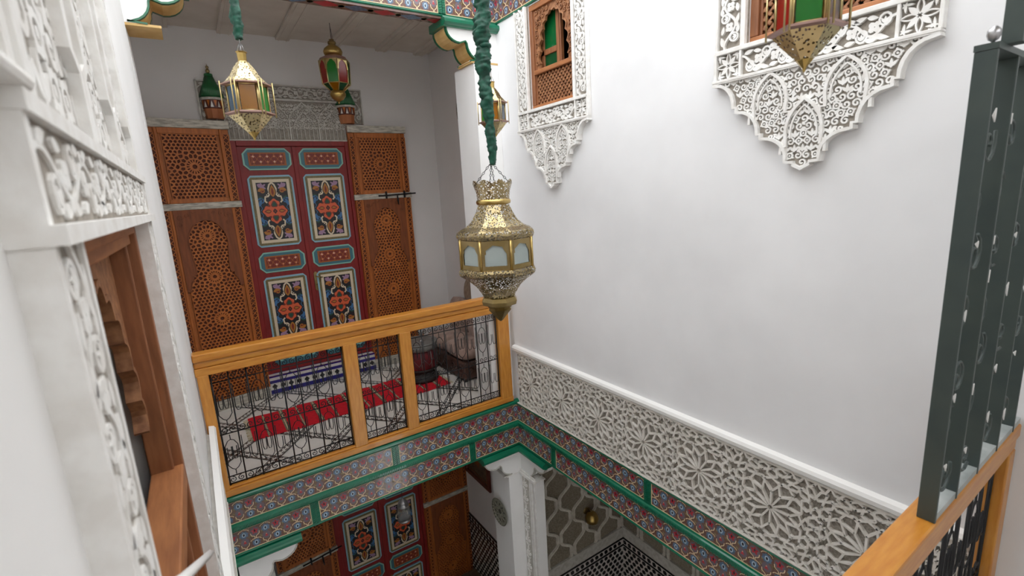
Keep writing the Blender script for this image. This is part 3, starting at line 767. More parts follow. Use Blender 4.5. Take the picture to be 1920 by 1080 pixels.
# left wall window: carved surround, wooden frame, arch board seen edge-on
def left_window():
    y0, y1 = -2.637, -1.47; iy0, iy1 = -2.519, -1.635; pr = .027
    root = thing('window_3', 'wooden window in the left wall framed by deep carved white plaster', 'window', (XL, y0, .50), 90, kind='structure')
    W = y1-y0; a0 = iy0-y0; a1 = iy1-y0; zt = 1.20; zb = 1.307      # local heights above .50
    for s0, s1 in ((0, a0), (a1, W)):
        b = MB(True); b.box(s0+.012, s1-.012, 0, zt, 0, pr-.0040, 1); b.box(s0, s0+.012, 0, zt, 0, pr, 0); b.box(s1-.012, s1, 0, zt, 0, pr, 0)
        st = b.build('surround_strip', ['stucco', 'stucco_recess_shade'], root)
        v = MB(True); vine(v, s0+.012, .0, s1-.012, zt, pr-.005, pr-.001, 0, .15, True, .3, .9); v.build('carving', 'stucco', st)
    b = MB(True); b.box(.014, W-.014, zt+.012, zb-.012, 0, pr-.0045, 1); b.box(-.004, W+.004, zt-.004, zt+.012, 0, pr+.010, 0); b.box(-.002, W+.002, zb-.012, zb+.004, 0, pr+.004, 0); b.box(0, .014, zt+.012, zb-.012, 0, pr, 0); b.box(W-.014, W, zt+.012, zb-.012, 0, pr, 0)
    st = b.build('lintel_band', ['stucco', 'stucco_recess_shade'], root)
    v = MB(True); vine(v, .014, zt+.012, W-.014, zb-.012, pr-.006, pr-.001, 0, .20, False, .9, .9); v.build('carving', 'stucco', st)
    # blind arcade above the lintel
    top = 2.3
    b = MB(True); b.box(.08, W-.08, zb+.004, top, 0, .006, 1)
    for a in (.06, W-.06): b.box(a-.02, a+.02, zb+.004, top, 0, .020, 0)
    st = b.build('arcade_panel', ['stucco', 'stucco_recess_shade'], root)
    v = MB(True)
    for k in range(3):
        c = .06+(W-.12)*(k+.5)/3; hw_ = (W-.12)/6
        v.ribbon([(c-hw_*.92, zb+.01), (c-hw_*.92, zb+.10), (c-hw_*.7, zb+.12), (c-hw_*.7, zb+.34)]+bez((c-hw_*.7, zb+.34), (c-hw_*.95, zb+.55), (c-hw_*.5, zb+.66), (c, zb+.78), 8), .026, .004, .024)
        v.ribbon([(c+hw_*.92, zb+.01), (c+hw_*.92, zb+.10), (c+hw_*.7, zb+.12), (c+hw_*.7, zb+.34)]+bez((c+hw_*.7, zb+.34), (c+hw_*.95, zb+.55), (c+hw_*.5, zb+.66), (c, zb+.78), 8), .026, .004, .024)
    v.build('blind_arches', 'stucco', st)
    v = MB(True); fill_arab(v, rect(.085, zb+.02, W-.085, top-.02), .062, .005, .011, 0, 5); v.build('arabesque', 'stucco', st)
    # near plain moulded block and far plain strips of the upper surround
    b = MB(True); b.box(-.09, .039, zb+.018, top, 0, .016); b.box(-.14, -.09, zb+.018, top, 0, .030); b.box(-.14, .03, zb+.0042, zb+.018, 0, .034); b.box(W-.039, W-.01, zb+.0042, top, 0, .021); b.box(W+.0, W+.06, zb+.05, top, 0, .012)
    b.build('plain_moulding', 'stucco', root, bevel=.006)
    v = MB(True); vine(v, W+.005, zb+.06, W+.055, top, .010, .018, 0, .12, True, .2); v.build('carved_strip', 'stucco', root)
    # wooden frame in the opening
    zo = .62-.50
    for s0, s1 in ((a0, a0+.03), (a1-.03, a1)):
        b = MB(True); b.box(s0, s1, zo, zt, -.045, 0); b.build('frame_stile', 'window_wood', root, bevel=.003)
        b = MB(True); q = s1 if s0 == a0 else s0; b.box(min(q, q+(.02 if s0 == a0 else -.02)), max(q, q+(.02 if s0 == a0 else -.02)), zo, zt, -.07, -.02); b.build('inner_moulding', 'window_wood', root, bevel=.003)
    b = MB(True); b.box(a0+.0305, a1-.0305, zt-.03, zt, -.045, .0); b.box(a0+.0305, a1-.0305, zt-.055, zt-.0305, -.055, -.012); b.box(a0+.0305, a1-.0305, zo, zo+.04, -.05, -.001); b.build('frame_rail', 'window_wood_h', root, bevel=.003)
    hw_ = (a1-a0)/2-.05; arch = [(a+(a0+a1)/2, bb+.69) for a, bb in scallop(hw_-.035, .40, 7)]; half = len(arch)//2
    b = MB(True); ml = [(a0+.05, .69)]+arch[:half+1]+[((a0+a1)/2, zt-.05), (a0+.05, zt-.05)]
    b.prism(ml[::-1], -.075, -.055); b.prism([((a0+a1)-x, z) for x, z in ml], -.075, -.055)
    b.ribbon(arch, .014, -.078, -.048); b.build('arch_board', 'carved_wood', root)
    b = MB(True); b.box(a0+.03, a1-.03, .50, .56, -.07, .0); b.build('middle_rail', 'window_wood_h', root, bevel=.004)
    b = MB(True); b.box(a0+.03, a1-.03, zo+.04, .50, -.06, -.045); b.build('lower_panel', 'window_wood', root)
    la = MB(True)
    for i in range(18):
        for sg in (1, -1):
            xs = a0+.05+i*.045; pts = [(xs+sg*k*.02, zo+.05+k*.02) for k in range(17) if a0+.04 < xs+sg*k*.02 < a1-.04]
            if len(pts) > 2: la.ribbon(pts, .009, -.045, -.035)
    la.build('turned_lattice', 'carved_wood', root)
    b = MB(True); b.box(a0-.1, a1+.1, 0, zt+.05, -.62, -.60); b.box(a0-.1, a0-.07, 0, zt+.1, -.62, -.25); b.box(a1+.07, a1+.1, 0, zt+.1, -.62, -.25); b.box(a0-.1, a1+.1, zt+.03, zt+.06, -.62, -.25); b.box(a0-.1, a1+.1, .05, .08, -.62, -.25); b.build('room_behind', 'olive_room', root)
    return root
left_window()
mb = MB(off=(-2.10, -2.12, 1.06)); mb.tube([(-2.10, -2.11, 1.060), (-2.10, -2.56, 1.330), (XL, -2.75, 1.44)], .0075, 4)
st = mb.build('casement_stay', 'white_paint'); st.location = (-2.10, -2.12, 1.06)
tag(st, 'thin white metal stay bar beside the left wall window', 'bar')

# ------------------------------------------------------------------ painted double doors
PM = ['paint_ltblue', 'paint_olive', 'paint_white', 'paint_black', 'paint_orange', 'paint_gold', 'paint_mauve', 'paint_blue', 'paint_green', 'paint_darkred']
def floral_mesh(w_=.385, h=.63):
    b = MB(True); x, y = w_/2, h/2
    b.prism(cham(-x, -y, x, y, .028), 0, .012, 0)
    b.prism(cham(-x+.016, -y+.016, x-.016, y-.016, .012), 0, .016, 1)
    b.prism(rect(-x+.036, -y+.036, x-.036, y-.036), 0, .0165, 2)
    ix, iy = x-.062, y-.062
    b.flat(rect(-ix, -iy, ix, iy), .0170, 3)
    z = .0174
    def sym(fn):
        for sx in (1, -1):
            for sy in (1, -1): fn(lambda pl: [(sx*a, sy*c) for a, c in pl])
    def q(f):
        # mauve corner leaves and gold curls
        b.flat(f(lobed(ix*.62, iy*.86, .036, 5, .3, 30)), z, 6); b.flat(f(leafp(ix*.95, iy*.95, .07, .035, PI+.5)), z+.0001, 6)
        b.flat(f(leafp(ix*.9, iy*.70, .06, .03, PI-.4)), z+.0001, 5); b.flat(f(ell(ix*.66, iy*.68, .018, .012, 10)), z+.0002, 9)
        b.ribbon(f(spiral(ix*.66, iy*.70, .034, 1.0, 0)), .008, None, z+.0003, 5)
        b.ribbon(f(spiral(ix*.80, iy*.36, .03, 1.1, .5)), .009, None, z+.0001, 7)
        b.flat(f(leafp(ix*.98, iy*.18, .07, .024, 2.0)), z+.0001, 7); b.flat(f(leafp(ix*.95, iy*.52, .05, .02, 3.6)), z+.0001, 8)
        b.ribbon(f([(ix*.92, iy*.02), (ix*.80, iy*.12), (ix*.97, iy*.30), (ix*.84, iy*.46)]), .005, None, z+.0002, 7)
        # white strap outline
        b.ribbon(f([(0, iy*.99), (ix*.16, iy*.92), (ix*.26, iy*.78), (ix*.20, iy*.60), (ix*.32, iy*.52), (ix*.52, iy*.50), (ix*.56, iy*.36), (ix*.44, iy*.30)]), .014, None, z+.0005, 2)
        for t in range(3): b.flat(f(ell(ix*(.30+.1*t), iy*(.62-.05*t), .006, n=6)), z+.0006, 2)
        b.flat(f(ell(ix*.94, iy*.96, .006, n=6)), z+.0006, 3)
    sym(q)
    for sy in (1, -1):
        F = lambda pl, sy=sy: [(a, sy*c) for a, c in pl]
        b.flat(F(leafp(0, iy*.48, iy*.46, .058, PI/2, 8)), z+.0006, 5); b.ribbon(F(leafp(0, iy*.48, iy*.46, .058, PI/2, 8)), .006, None, z+.0007, 3, True); b.flat(F(leafp(0, iy*.55, iy*.28, .02, PI/2, 6)), z+.0008, 9)
    for a in range(4):
        b.flat(lobed(.058*math.cos(a*PI/2), .062*math.sin(a*PI/2), .050, 5, .10, 30, a*PI/2), z+.0008+a*1e-5, 4)
        b.flat(ell(.040*math.cos(a*PI/2+PI/4), .042*math.sin(a*PI/2+PI/4), .026, n=10), z+.00085, 4)
        b.flat(ell(.062*math.cos(a*PI/2+PI/4), .070*math.sin(a*PI/2+PI/4), .010, n=8), z+.0009, 9)
    for a in (0, PI):
        b.flat(leafp(.030*math.cos(a), 0, .064, .036, a, 6), z+.0010, 9); b.flat(leafp(.038*math.cos(a), 0, .044, .018, a, 6), z+.0012, 5)
    for sy in (1, -1):
        b.flat([(p[0], sy*p[1]) for p in lobed(0, .060, .032, 3, .12, 30, PI/2)], z+.0010, 9); b.flat([(p[0], sy*p[1]) for p in lobed(0, .060, .022, 3, .12, 30, PI/2)], z+.0012, 8)
    b.flat(ell(0, 0, .010, n=8), z+.0013, 9)
    return b.mesh('floral_panel', PM)
def cart_mesh(w_=.40, h=.185):
    b = MB(True); x, y = w_/2, h/2
    b.prism(cham(-x, -y, x, y, .045), 0, .010, 0); b.prism(cham(-x+.014, -y+.012, x-.014, y-.012, .035), 0, .013, 1)
    b.prism(rect(-x+.045, -y+.036, x-.045, y-.036), 0, .017, 2)
    ix, iy = x-.058, y-.046; b.flat(rect(-ix, -iy, ix, iy), .0175, 3)
    n = 5
    for i in range(n):
        for j in range(2):
            c = (-ix+2*ix*(i+.5)/n, -iy+2*iy*(j+.5)/2)
            b.flat([(c[0]-.016, c[1]), (c[0], c[1]-.013), (c[0]+.016, c[1]), (c[0], c[1]+.013)], .0178, 4 if (i+j) % 2 else 2)
            b.flat(ell(c[0], c[1], .006, n=6), .0180, 5 if (i+j) % 2 else 4)
    for i in range(n+1):
        xx = -ix+2*ix*i/n
        b.ribbon([(max(-ix, xx-.035), -iy), (min(ix, xx+.035), iy)], .004, None, .0179, 2); b.ribbon([(max(-ix, xx-.035), iy), (min(ix, xx+.035), -iy)], .004, None, .0179, 2)
    return b.mesh('cartouche_panel', ['paint_aqua', 'paint_teal', 'paint_brick', 'paint_darkred', 'paint_pink', 'paint_white'])
def ring_mesh(w_=.40, h=.16):
    b = MB(True); x, y = w_/2, h/2
    b.prism(cham(-x, -y, x, y, .035), 0, .010, 0)
    for i in range(4):
        c = -x+.06+i*(w_-.12)/3; b.ribbon(ell(c, 0, .036, n=16), .014, None, .0104, 1, True); b.flat(ell(c, 0, .022, n=12), .0104, 2); b.flat(ell(c, 0, .010, n=10), .0108, 1)
    return b.mesh('ring_panel', ['paint_teal', 'paint_aqua', 'paint_green'])
FLORAL, CART, RING = floral_mesh(), cart_mesh(), ring_mesh()
def painted_door(name, label, loc):
    """origin: centre of the threshold"""
    root = thing(name, label, 'door', loc, 0, kind='structure')
    H = 2.10; hw = .50
    b = MB(True); b.box(-hw, -hw+.045, 0, H, -.01, .025); b.box(hw-.045, hw, 0, H, -.01, .025); b.box(-hw+.0455, hw-.0455, H-.045, H, -.01, .0245); b.build('door_frame', 'door_red', root, bevel=.004)
    for s_ in (-1, 1):
        x0, x1 = (-hw+.045, -.002) if s_ < 0 else (.002, hw-.045)
        b = MB(True); b.box(x0, x1, .0, H-.045, -.02, .006); lf = b.build('door_leaf', 'door_red', root, bevel=.003)
        cx = (x0+x1)/2 - s_*.0
        for me, z in ((CART, 1.945), (FLORAL, 1.492), (CART, 1.037), (FLORAL, .587), (RING, .145)):
            sx = .97 if me is CART else (.95 if me is FLORAL else .97)
            place(me, 'painted_panel', lf, (cx, -.006, z), 0, (sx, 1, 1))
    b = MB(True); b.box(-.018, .018, 0, H-.045, 0, .018); b.build('meeting_strip', 'door_red', root, bevel=.004)
    b = MB(True); b.prism(cham(.022, .72, .055, .90, .012), .006, .012); b.tube([(.038, .86, .012), (.038, .86, .05), (.06, .85, .055), (.09, .845, .052)], .006, 6)
    b.lathe([(.009, .012), (.009, .018), (0, .02)], 8, .038, .78)
    b.build('lock_handle', 'brass_old', root)
    return root
painted_door('door_1', 'red painted double door with floral panels at the back of the upper gallery', (-1.155, 1.70, .17))
painted_door('door_2', 'red painted double door with floral panels in the dark ground floor gallery', (-.79, 1.70, -3.40))

# plaster overdoor
def overdoor(name, label, loc):
    root = thing(name, label, 'plaster panel', loc, 0, kind='structure')
    b = MB(True); b.box(-.67, .67, .35, .47, 0, .014); b.box(-.67, -.50, .16, .35, 0, .014); b.box(.50, .67, .16, .35, 0, .014); b.box(-.50, .50, 0, .35, 0, .010); b.build('ground', 'stucco_recess_shade', root)
    b = MB(True)
    for s_ in (-1, 1): b.box(s_*.665-.006, s_*.665+.006, .16, .47, 0, .03); b.box(s_*.555-.005, s_*.555+.005, .16, .36, 0, .028)
    b.box(-.67, .67, .462, .474, 0, .03); b.box(-.56, .56, .340, .356, 0, .034); b.box(-.51, .51, -.004, .010, 0, .03)
    b.build('frame', 'stucco_grey', root)
    v = MB(True); vine(v, -.66, .358, .66, .462, .012, .026, 0, .16); 
    for s_ in (-1, 1): vine(v, min(s_*.56, s_*.66), .17, max(s_*.56, s_*.66), .35, .012, .026, 0, .12, True)
    v.build('carved_border', 'stucco_grey', root)
    v = MB(True); n = 4
    for k in range(n):
        c = -.5+1.0*(k+.5)/n; hw = .5/n
        for s_ in (-1, 1):
            if s_ < 0 or k == n-1: v.ribbon([(c+s_*hw, .01), (c+s_*hw, .17)], .012, .008, .026)
            v.ribbon(bez((c+s_*hw, .17), (c+s_*hw*.9, .26), (c+s_*hw*.3, .28), (c, .335), 6), .009, .008, .024)
            v.ribbon(bez((c+s_*hw*.75, .10), (c+s_*hw*.7, .18), (c+s_*hw*.3, .20), (c, .255), 6), .007, .008, .022)
        for i in range(7):
            x = c-hw+2*hw*(i+.5)/7; v.ribbon([(x, .015), (x, .12+.05*(1-abs(i-3)/3))], .006, .008, .018)
    fill_arab(v, rect(-.49, .10, .49, .335), .036, .008, .018, 0, 9)
    v.build('carved_arches', 'stucco_grey', root)
overdoor('trim_9', 'grey carved plaster panel with arches above the painted door', (-1.16, 1.71, 2.272))

# ------------------------------------------------------------------ carved cedar door leaves
def pierced_panel(name, w_, h, rosettes, nfold, d, strap):
    seeds = []
    for cx, cy, sc in rosettes: seeds += rosette_seeds(cx, cy, nfold, [.034*sc, .068*sc, .090*sc])
    seeds = [p for p in seeds if abs(p[0]) < w_/2-.008 and 0.006 < p[1] < h-.006]
    out = []
    for p in seeds:
        if all((p[0]-q[0])**2+(p[1]-q[1])**2 > .009**2 for q in out): out.append(p)
    seeds = hexfill(out, -w_/2, 0, w_/2, h, d, d*.86)
    b = MB(True)
    for p, poly in voro(seeds, [], -w_/2, 0, w_/2, h):
        b.ring_cell(poly, shrink(poly, strap), .003, .014, 0)
    b.box(-w_/2, w_/2, 0, h, 0, .003, 1)
    return b.mesh(name, ['leaf_wood_pierced', 'leaf_back'])
PW = .375
P_UP = pierced_panel('pierced_panel', PW, .50, [(0, .25, 1.25)], 16, .029, .0046)
P_LO = pierced_panel('pierced_panel', PW, 1.60, [(0, 1.40, 1.1), (0, 1.06, 1.1), (0, .70, 1.1), (0, .34, 1.1)], 16, .029, .0046)
def cross_strip_mesh(w_, h):
    b = MB(True); b.box(-w_/2, w_/2, 0, h, 0, .006, 1); n = int(h/.045)
    for i in range(n):
        z0, z1 = h*i/n, h*(i+1)/n
        b.ribbon([(-w_/2, z0), (w_/2, z1)], .006, .006, .013, 0); b.ribbon([(w_/2, z0), (-w_/2, z1)], .006, .006, .013, 0)
    for s_ in (-1, 1): b.box(s_*w_/2-.004, s_*w_/2+.004, 0, h, 0, .013, 0)
    return b.mesh('carved_strip', ['leaf_wood_pierced', 'leaf_back'])
CS_UP, CS_LO = cross_strip_mesh(.045, .53), cross_strip_mesh(.045, 1.62)
def cedar_leaf(name, label, loc, rz, bolt=0, group=None):
    root = thing(name, label, 'door', loc, rz, group)
    W, H = .56, 2.41; hw = W/2
    b = MB(True); b.box(-hw, hw, 0, H, -.04, 0); b.build('leaf_board', 'leaf_wood', root, bevel=.003)
    for z0, z1, e, d in ((0, .09, 0, .018), (1.716, 1.768, .012, .024), (2.345, 2.41, .008, .03)):
        b = MB(True); b.box(-hw-e, hw+e, z0, z1, -.005, d); b.build('whitewashed_strip', 'old_white', root, bevel=.004)
    for s_ in (-1, 1):
        place(CS_UP, 'carved_strip', root, (s_*(hw-.027), 0, 1.775)); place(CS_LO, 'carved_strip', root, (s_*(hw-.027), 0, .092))
        b = MB(True); b.box(s_*(hw-.062)-.010, s_*(hw-.062)+.010, .09, 1.716, 0, .022); b.build('stile', 'leaf_wood', root, bevel=.005)
        b = MB(True); b.box(s_*(hw-.062)-.010, s_*(hw-.062)+.010, 1.768, 2.345, 0, .022); b.build('stile', 'leaf_wood', root, bevel=.005)
    for q0, q1 in ((1.768, 1.800), (2.300, 2.345)): b = MB(True); b.box(-PW/2-.02, PW/2+.02, q0, q1, 0, .018); b.build('panel_rail', 'leaf_wood', root, bevel=.003)
    place(P_UP, 'pierced_panel', root, (0, 0, 1.80)); place(P_LO, 'pierced_panel', root, (0, 0, .10))
    # spandrel board with horseshoe opening over the lower panel
    z0 = 1.06; x = PW/2+.02
    arch = [(-.180, z0), (-.180, z0+.02), (-.172, z0+.06), (-.150, z0+.10), (-.150, z0+.125), (-.124, z0+.135), (-.122, z0+.22), (-.130, z0+.27)]+[(-.140*math.cos(math.radians(t)), 1.44+.19*math.sin(math.radians(t))) for t in range(-20, 91, 10)]
    hl = [(-x, z0), ]+arch+[(0, 1.716), (-x, 1.716)]
    b = MB(True); b.prism(hl[::-1], .010, .024); b.prism([(-p, q) for p, q in hl], .010, .024); sp = b.build('spandrel_board', 'leaf_wood_dark', root)
    cv = MB(True)
    for s_ in (-1, 1):
        for i, (px, pz, r) in enumerate(((.165, 1.66, .028), (.12, 1.675, .018), (.17, 1.60, .018), (.07, 1.69, .014))): cv.ribbon(spiral(s_*px, pz, r, 1.3, i, s_), .006, .024, .029)
    full = arch+[(-p, q) for p, q in arch[::-1]][1:]
    cv.ribbon(full, .008, .018, .028); cv.build('spandrel_carving', 'leaf_wood_dark', sp)
    if bolt:
        b = MB(True)
        b.tube([(-.06, 1.745, .036), (.33, 1.755, .036)], .007, 6)
        for q in (.02, .21): b.box(q-.006, q+.006, 1.715, 1.785, .02, .046)
        b.tube([(.13, 1.75, .042), (.13, 1.70, .05), (.135, 1.65, .048)], [.006, .009, .004], 6); b.build('iron_bolt', 'iron', root)
    return root
cedar_leaf('carved_door_leaf', 'carved cedar door leaf standing open left of the painted upper door', (-1.936, 1.545, 0), 9, 0)
cedar_leaf('carved_door_leaf', 'carved cedar door leaf with black iron bolt right of the upper door', (-.39, 1.64, 0), 0, 1)
lf = cedar_leaf('carved_door_leaf', 'dim carved cedar door leaf with iron bolt left of the ground floor door', (-1.58, 1.60, -3.56), 6, 1)
cedar_leaf('carved_door_leaf', 'dim carved cedar door leaf beside the ground floor tiled wainscot', (-.02, 1.64, -3.52), 0, 0)

# tower-shaped wall lamps with green tile roofs
def tower(label, loc):
    root = thing('tower_sconce', label, 'wall ornament', loc, 0, 'green roofed ornaments over the door')
    b = MB(True); n = 6
    def half(prof, m, mats, name, nn=5):
        mb = MB(); mb.lathe(prof, nn, 0, 0, 0, False, PI, arc=PI); return mb.build(name, mats, root)
    half([(0, 0), (.066, 0), (.074, .07)], 0, 'clay', 'clay_base')
    half([(.076, .068), (.080, .072), (.082, .128), (.078, .13)], 0, 'zel_brown', 'tile_frieze')
    t = MB()
    for k in range(5):
        a0, a1 = PI+PI*k/5, PI+PI*(k+1)/5
        for s0, mat in ((0, 0), (1, 1)):
            for j in range(1):
                am = a0+(a1-a0)*(.25+.5*s0); da = (a1-a0)*.22; r = .084*math.cos(PI/10)/math.cos((am-(a0+a1)/2))
                pts = [(am-da, .076), (am+da, .076), (am, .122)] if s0 == 0 else [(am-da, .124), (am+da, .124), (am, .080)]
                t.F([t.P(.084*math.cos(PI/10)/math.cos(q-(a0+a1)/2)*math.cos(q), .084*math.cos(PI/10)/math.cos(q-(a0+a1)/2)*math.sin(q), z) for q, z in pts], mat)
    t.build('triangle_tiles', ['zel_white', 'zel_orange'], root)
    half([(.082, .128), (.092, .130), (.094, .142), (.088, .146)], 0, 'stucco_grey', 'cornice')
    rf = half([(.092, .146), (.086, .155), (.026, .30), (.032, .302), (.03, .315), (.012, .32)], 0, 'roof_green', 'roof')
    rt = MB()
    for k in range(5):
        for j in range(5):
            a = PI+PI*(k+(j+.5)/5)/5
            am = PI+PI*(k+.5)/5; f = math.cos(PI/10)/math.cos(a-am)
            rt.tube([(.088*f*math.cos(a), .088*f*math.sin(a), .152), (.028*f*math.cos(a), .028*f*math.sin(a), .298)], [.0075, .004], 5)
    rt.build('roof_tiles', 'roof_green', rf)
    root.scale = (1, 1, 1.12)
    f = MB(); f.lathe([(.006, .315), (.016, .33), (.014, .342), (.006, .346), (.012, .356), (.011, .365), (.003, .37), (0, .388)], 10, 0, -.012); f.build('finial', 'brass_old', root)
    return root
tower('green tiled turret ornament left of the overdoor panel', (-1.725, 1.69, 2.44))
tower('green tiled turret ornament on the right of the overdoor panel behind the red lantern', (-.645, 1.69, 2.43))

# step in front of the door with blue and white tiles
st = thing('door_step', 'blue and white tiled step below the painted upper door', 'step', (-1.165, 1.60, 0))
b = MB(True); b.box(-.49, .49, 0, .165, -.10, 0); b.build('step_body', 'zel_white', st)
for z0, z1 in ((.005, .042), (.105, .132), (.160, .170)):
    b = MB(True); b.box(-.492, .492, z0, z1, -.02, .004); b.build('blue_border', 'zel_blue', st)
b = MB(True); b.box(-.492, .492, .165, .170, -.10, -.085); b.build('blue_border', 'zel_blue', st)
for i in range(14):
    c = -.49+.07*(i+.5)
    b = MB(True); b.prism([(c-.024, .0735), (c, .047), (c+.024, .0735), (c, .10)], 0, .003); b.build('diamond_tile', 'zel_black', st)
for i in range(7):
    b = MB(True); b.box(-.489+i*.14, -.351+i*.14, .165, .168, -.085, -.004); b.build('white_tile', 'zel_white', st)

# gallery floor: white diagonal tiles with braided black mosaic strips
fl = thing('floor_paving', 'white gallery paving with diagonal black braided mosaic strips', 'paving', (0, 0, 0), 0, kind='structure')
hx, hy = .2175, .26; X0, Y0 = -1.80, .34
strips = MB()
lo, hi = (-2.74, .0), (.255, 1.70)
def clipline(p, q):
    t0, t1 = 0., 1.; d = (q[0]-p[0], q[1]-p[1])
    for k in (0, 1):
        if abs(d[k]) < 1e-9: continue
        a, c = (lo[k]-p[k])/d[k], (hi[k]-p[k])/d[k]
        if a > c: a, c = c, a
        t0, t1 = max(t0, a), min(t1, c)
    return None if t0 >= t1 else ((p[0]+d[0]*t0, p[1]+d[1]*t0), (p[0]+d[0]*t1, p[1]+d[1]*t1))
sh = []
for k in range(-14, 16):
    for sg in (1, -1):
        L = clipline((X0+2*hx*k-8*hx, Y0-sg*8*hy), (X0+2*hx*k+8*hx, Y0+sg*8*hy))
        if L: sh.append(L)
wd = .025
for li, (p, q) in enumerate(sh):
    dz = li*6e-6
    L = math.hypot(q[0]-p[0], q[1]-p[1]); ux, uy = (q[0]-p[0])/L, (q[1]-p[1])/L; vx, vy = -uy, ux
    strips.ribbon([p, q], wd*2, None, .0014+dz, 1)
    for s_ in (-1, 1): strips.ribbon([(p[0]+s_*wd*vx, p[1]+s_*wd*vy), (q[0]+s_*wd*vx, q[1]+s_*wd*vy)], .008, None, .0021+dz, 0)
    n = int(L/.042)
    for i in range(n):
        for s_ in (-1, 1):
            t = .042*(i+(.5 if s_ > 0 else 0)); c = (p[0]+ux*t+vx*s_*.011, p[1]+uy*t+vy*s_*.011)
            if t+.026 < L: strips.ribbon([c, (c[0]+ux*.026+vx*.004*s_, c[1]+uy*.026+vy*.004*s_)], .009, None, .0021+dz, 0)
strips.build('mosaic_strip', ['zel_black', 'zel_white'], fl, kind='stuff')
sm = MB(); a = 1.0
ex, ey = hx-.056, hy-.062
sm.prism([(-ex, 0), (0, -ey), (ex, 0), (0, ey)], -.004, .0012)
TM = sm.mesh('floor_tile', 'floor_white')
for i in range(-5, 10):
    for j in range(0, 7):
        for o in (0, 1):
            cx, cy = X0+hx+2*hx*i-(hx if o else 0), Y0+2*hy*(j-1)+(hy if o else 0)
            if lo[0]+hx*.5 < cx < hi[0]-hx*.7 and lo[1]+ey < cy < hi[1]-ey: place(TM, 'floor_tile', fl, (cx, cy, 0))
# ------------------------------------------------------------------ wooden balcony railings with iron grilles
def grille(root, x0, x1, z0, z1, y, n, r=.0042):
    """wrought-iron panel between two posts (world axes, local to root)"""
    p = (x1-x0)/n; zm = z0+(z1-z0)*.46
    for i in range(n+1):
        b = MB(); b.tube([(x0+i*p if 0 < i < n else (x0+.006 if i == 0 else x1-.006), y, z0), (x0+i*p if 0 < i < n else (x0+.006 if i == 0 else x1-.006), y, z1)], r*1.15 if i % 2 == 0 else r, 5); b.build('iron_bar', 'iron', root)
    for z in (z0+.008, z0+.055, zm, z1-.06, z1-.004):
        b = MB(); b.tube([(x0, y, z), (x1, y, z)], r*.9, 5); b.build('iron_crossbar', 'iron', root)
    s_ = MB(); rr = r*.6
    def T(pl): s_.tube([(a, y, b_) for a, b_ in pl], rr, 4)
    for i in range(n):
        c = x0+(i+.5)*p; q = p*.5
        for sg in (-1, 1):
            T(spiral(c+sg*q*.5, z0+.031, q*.42, 1.3, PI/2, sg)); T(spiral(c+sg*q*.48, zm+.022, q*.44, 1.2, -PI/2, -sg))
            T(spiral(c+sg*q*.5, z1-.032, q*.42, 1.3, PI/2, sg))
        for base, top in ((z0+.06, zm-.01), (zm+.05, z1-.065)):
            h = top-base
            if i % 2 == 0:
                # cupped octagon with stem
                zc = base+h*.55
                T([(c, base), (c, base+h*.12), (c-q*.35, base+h*.16), (c-q*.72, base+h*.26), (c-q*.72, zc+h*.18), (c-q*.35, zc+h*.30), (c, zc+h*.33), (c, top)])
                T([(c, base+h*.12), (c+q*.35, base+h*.16), (c+q*.72, base+h*.26), (c+q*.72, zc+h*.18), (c+q*.35, zc+h*.30), (c, zc+h*.33)])
                for sg in (-1, 1): T([(c+sg*q*.5, zc+h*.14)]+arc(c+sg*q*.26, zc-h*.10, q*.24, h*.10, 0, -180 if sg > 0 else 180, 7)[:8] if False else [(c+sg*q*.52, zc+h*.15), (c+sg*q*.52, zc-h*.08), (c+sg*q*.40, zc-h*.16), (c+sg*q*.16, zc-h*.16), (c+sg*q*.06, zc-h*.08), (c+sg*q*.06, zc+h*.15)])
            else:
                # pair of U loops hanging between the bars
                zt, zb = base+h*.92, base+h*.30
                for sg in (-1, 1): T([(c+sg*q*.78, zt), (c+sg*q*.78, zb+.02), (c+sg*q*.62, zb), (c+sg*q*.30, zb), (c+sg*q*.12, zb+.02), (c+sg*q*.12, zb+h*.3)])
    s_.build('scrollwork', 'iron', root)
def railing(name, label, loc, posts, xa, xb, panels, wood_side=False):
    root = thing(name, label, 'railing', loc)
    b = MB(); b.box(xa, xb, -.035, .045, .880, .928); b.build('handrail', 'rail_wood', root, bevel=.008)
    b = MB(); b.box(xa, xb, -.022, .032, .842, .880); b.build('rail_moulding', 'rail_wood', root, bevel=.010)
    b = MB(); b.box(xa, xb, -.026, .036, .795, .842); b.build('upper_rail', 'rail_wood', root, bevel=.004)
    b = MB(); b.box(xa, xb, -.028, .038, .03, .072); b.build('bottom_rail', 'rail_wood', root, bevel=.004)
    b = MB(); b.box(xa, xb, -.018, .026, .072, .086); b.build('bottom_bead', 'rail_wood', root, bevel=.006)
    for x0, x1 in posts:
        b = MB(); b.box(x0, x1, -.027, .037, .072, .80); b.build('post', 'post_wood', root, bevel=.005)
    for x0, x1, n in panels: grille(root, x0, x1, .086, .795, .005, n)
    return root
railing('balcony_railing', 'orange wooden balcony railing with scrolled black iron panels before the gallery', (0, .0, 0), [(-2.14, -2.083), (-1.34, -1.252), (-.957, -.874), (-.156, -.055)], -2.145, -.05,
        [(-2.083, -1.34, 8), (-1.252, -.957, 4), (-.874, -.156, 8)])
nr = thing('balcony_railing', 'orange wooden handrail with iron grille in front of the camera', 'railing', (0, -2.82, 0))
b = MB(); b.box(-2.14, -.005, -.030, .032, .885, .93); b.build('handrail', 'rail_wood', nr, bevel=.006)
b = MB(); b.box(-2.14, -.005, -.024, .026, .845, .885); b.build('upper_rail', 'rail_wood', nr, bevel=.004)
b = MB(); b.box(-2.14, -.005, -.026, .028, .03, .075); b.build('bottom_rail', 'rail_wood', nr, bevel=.004)
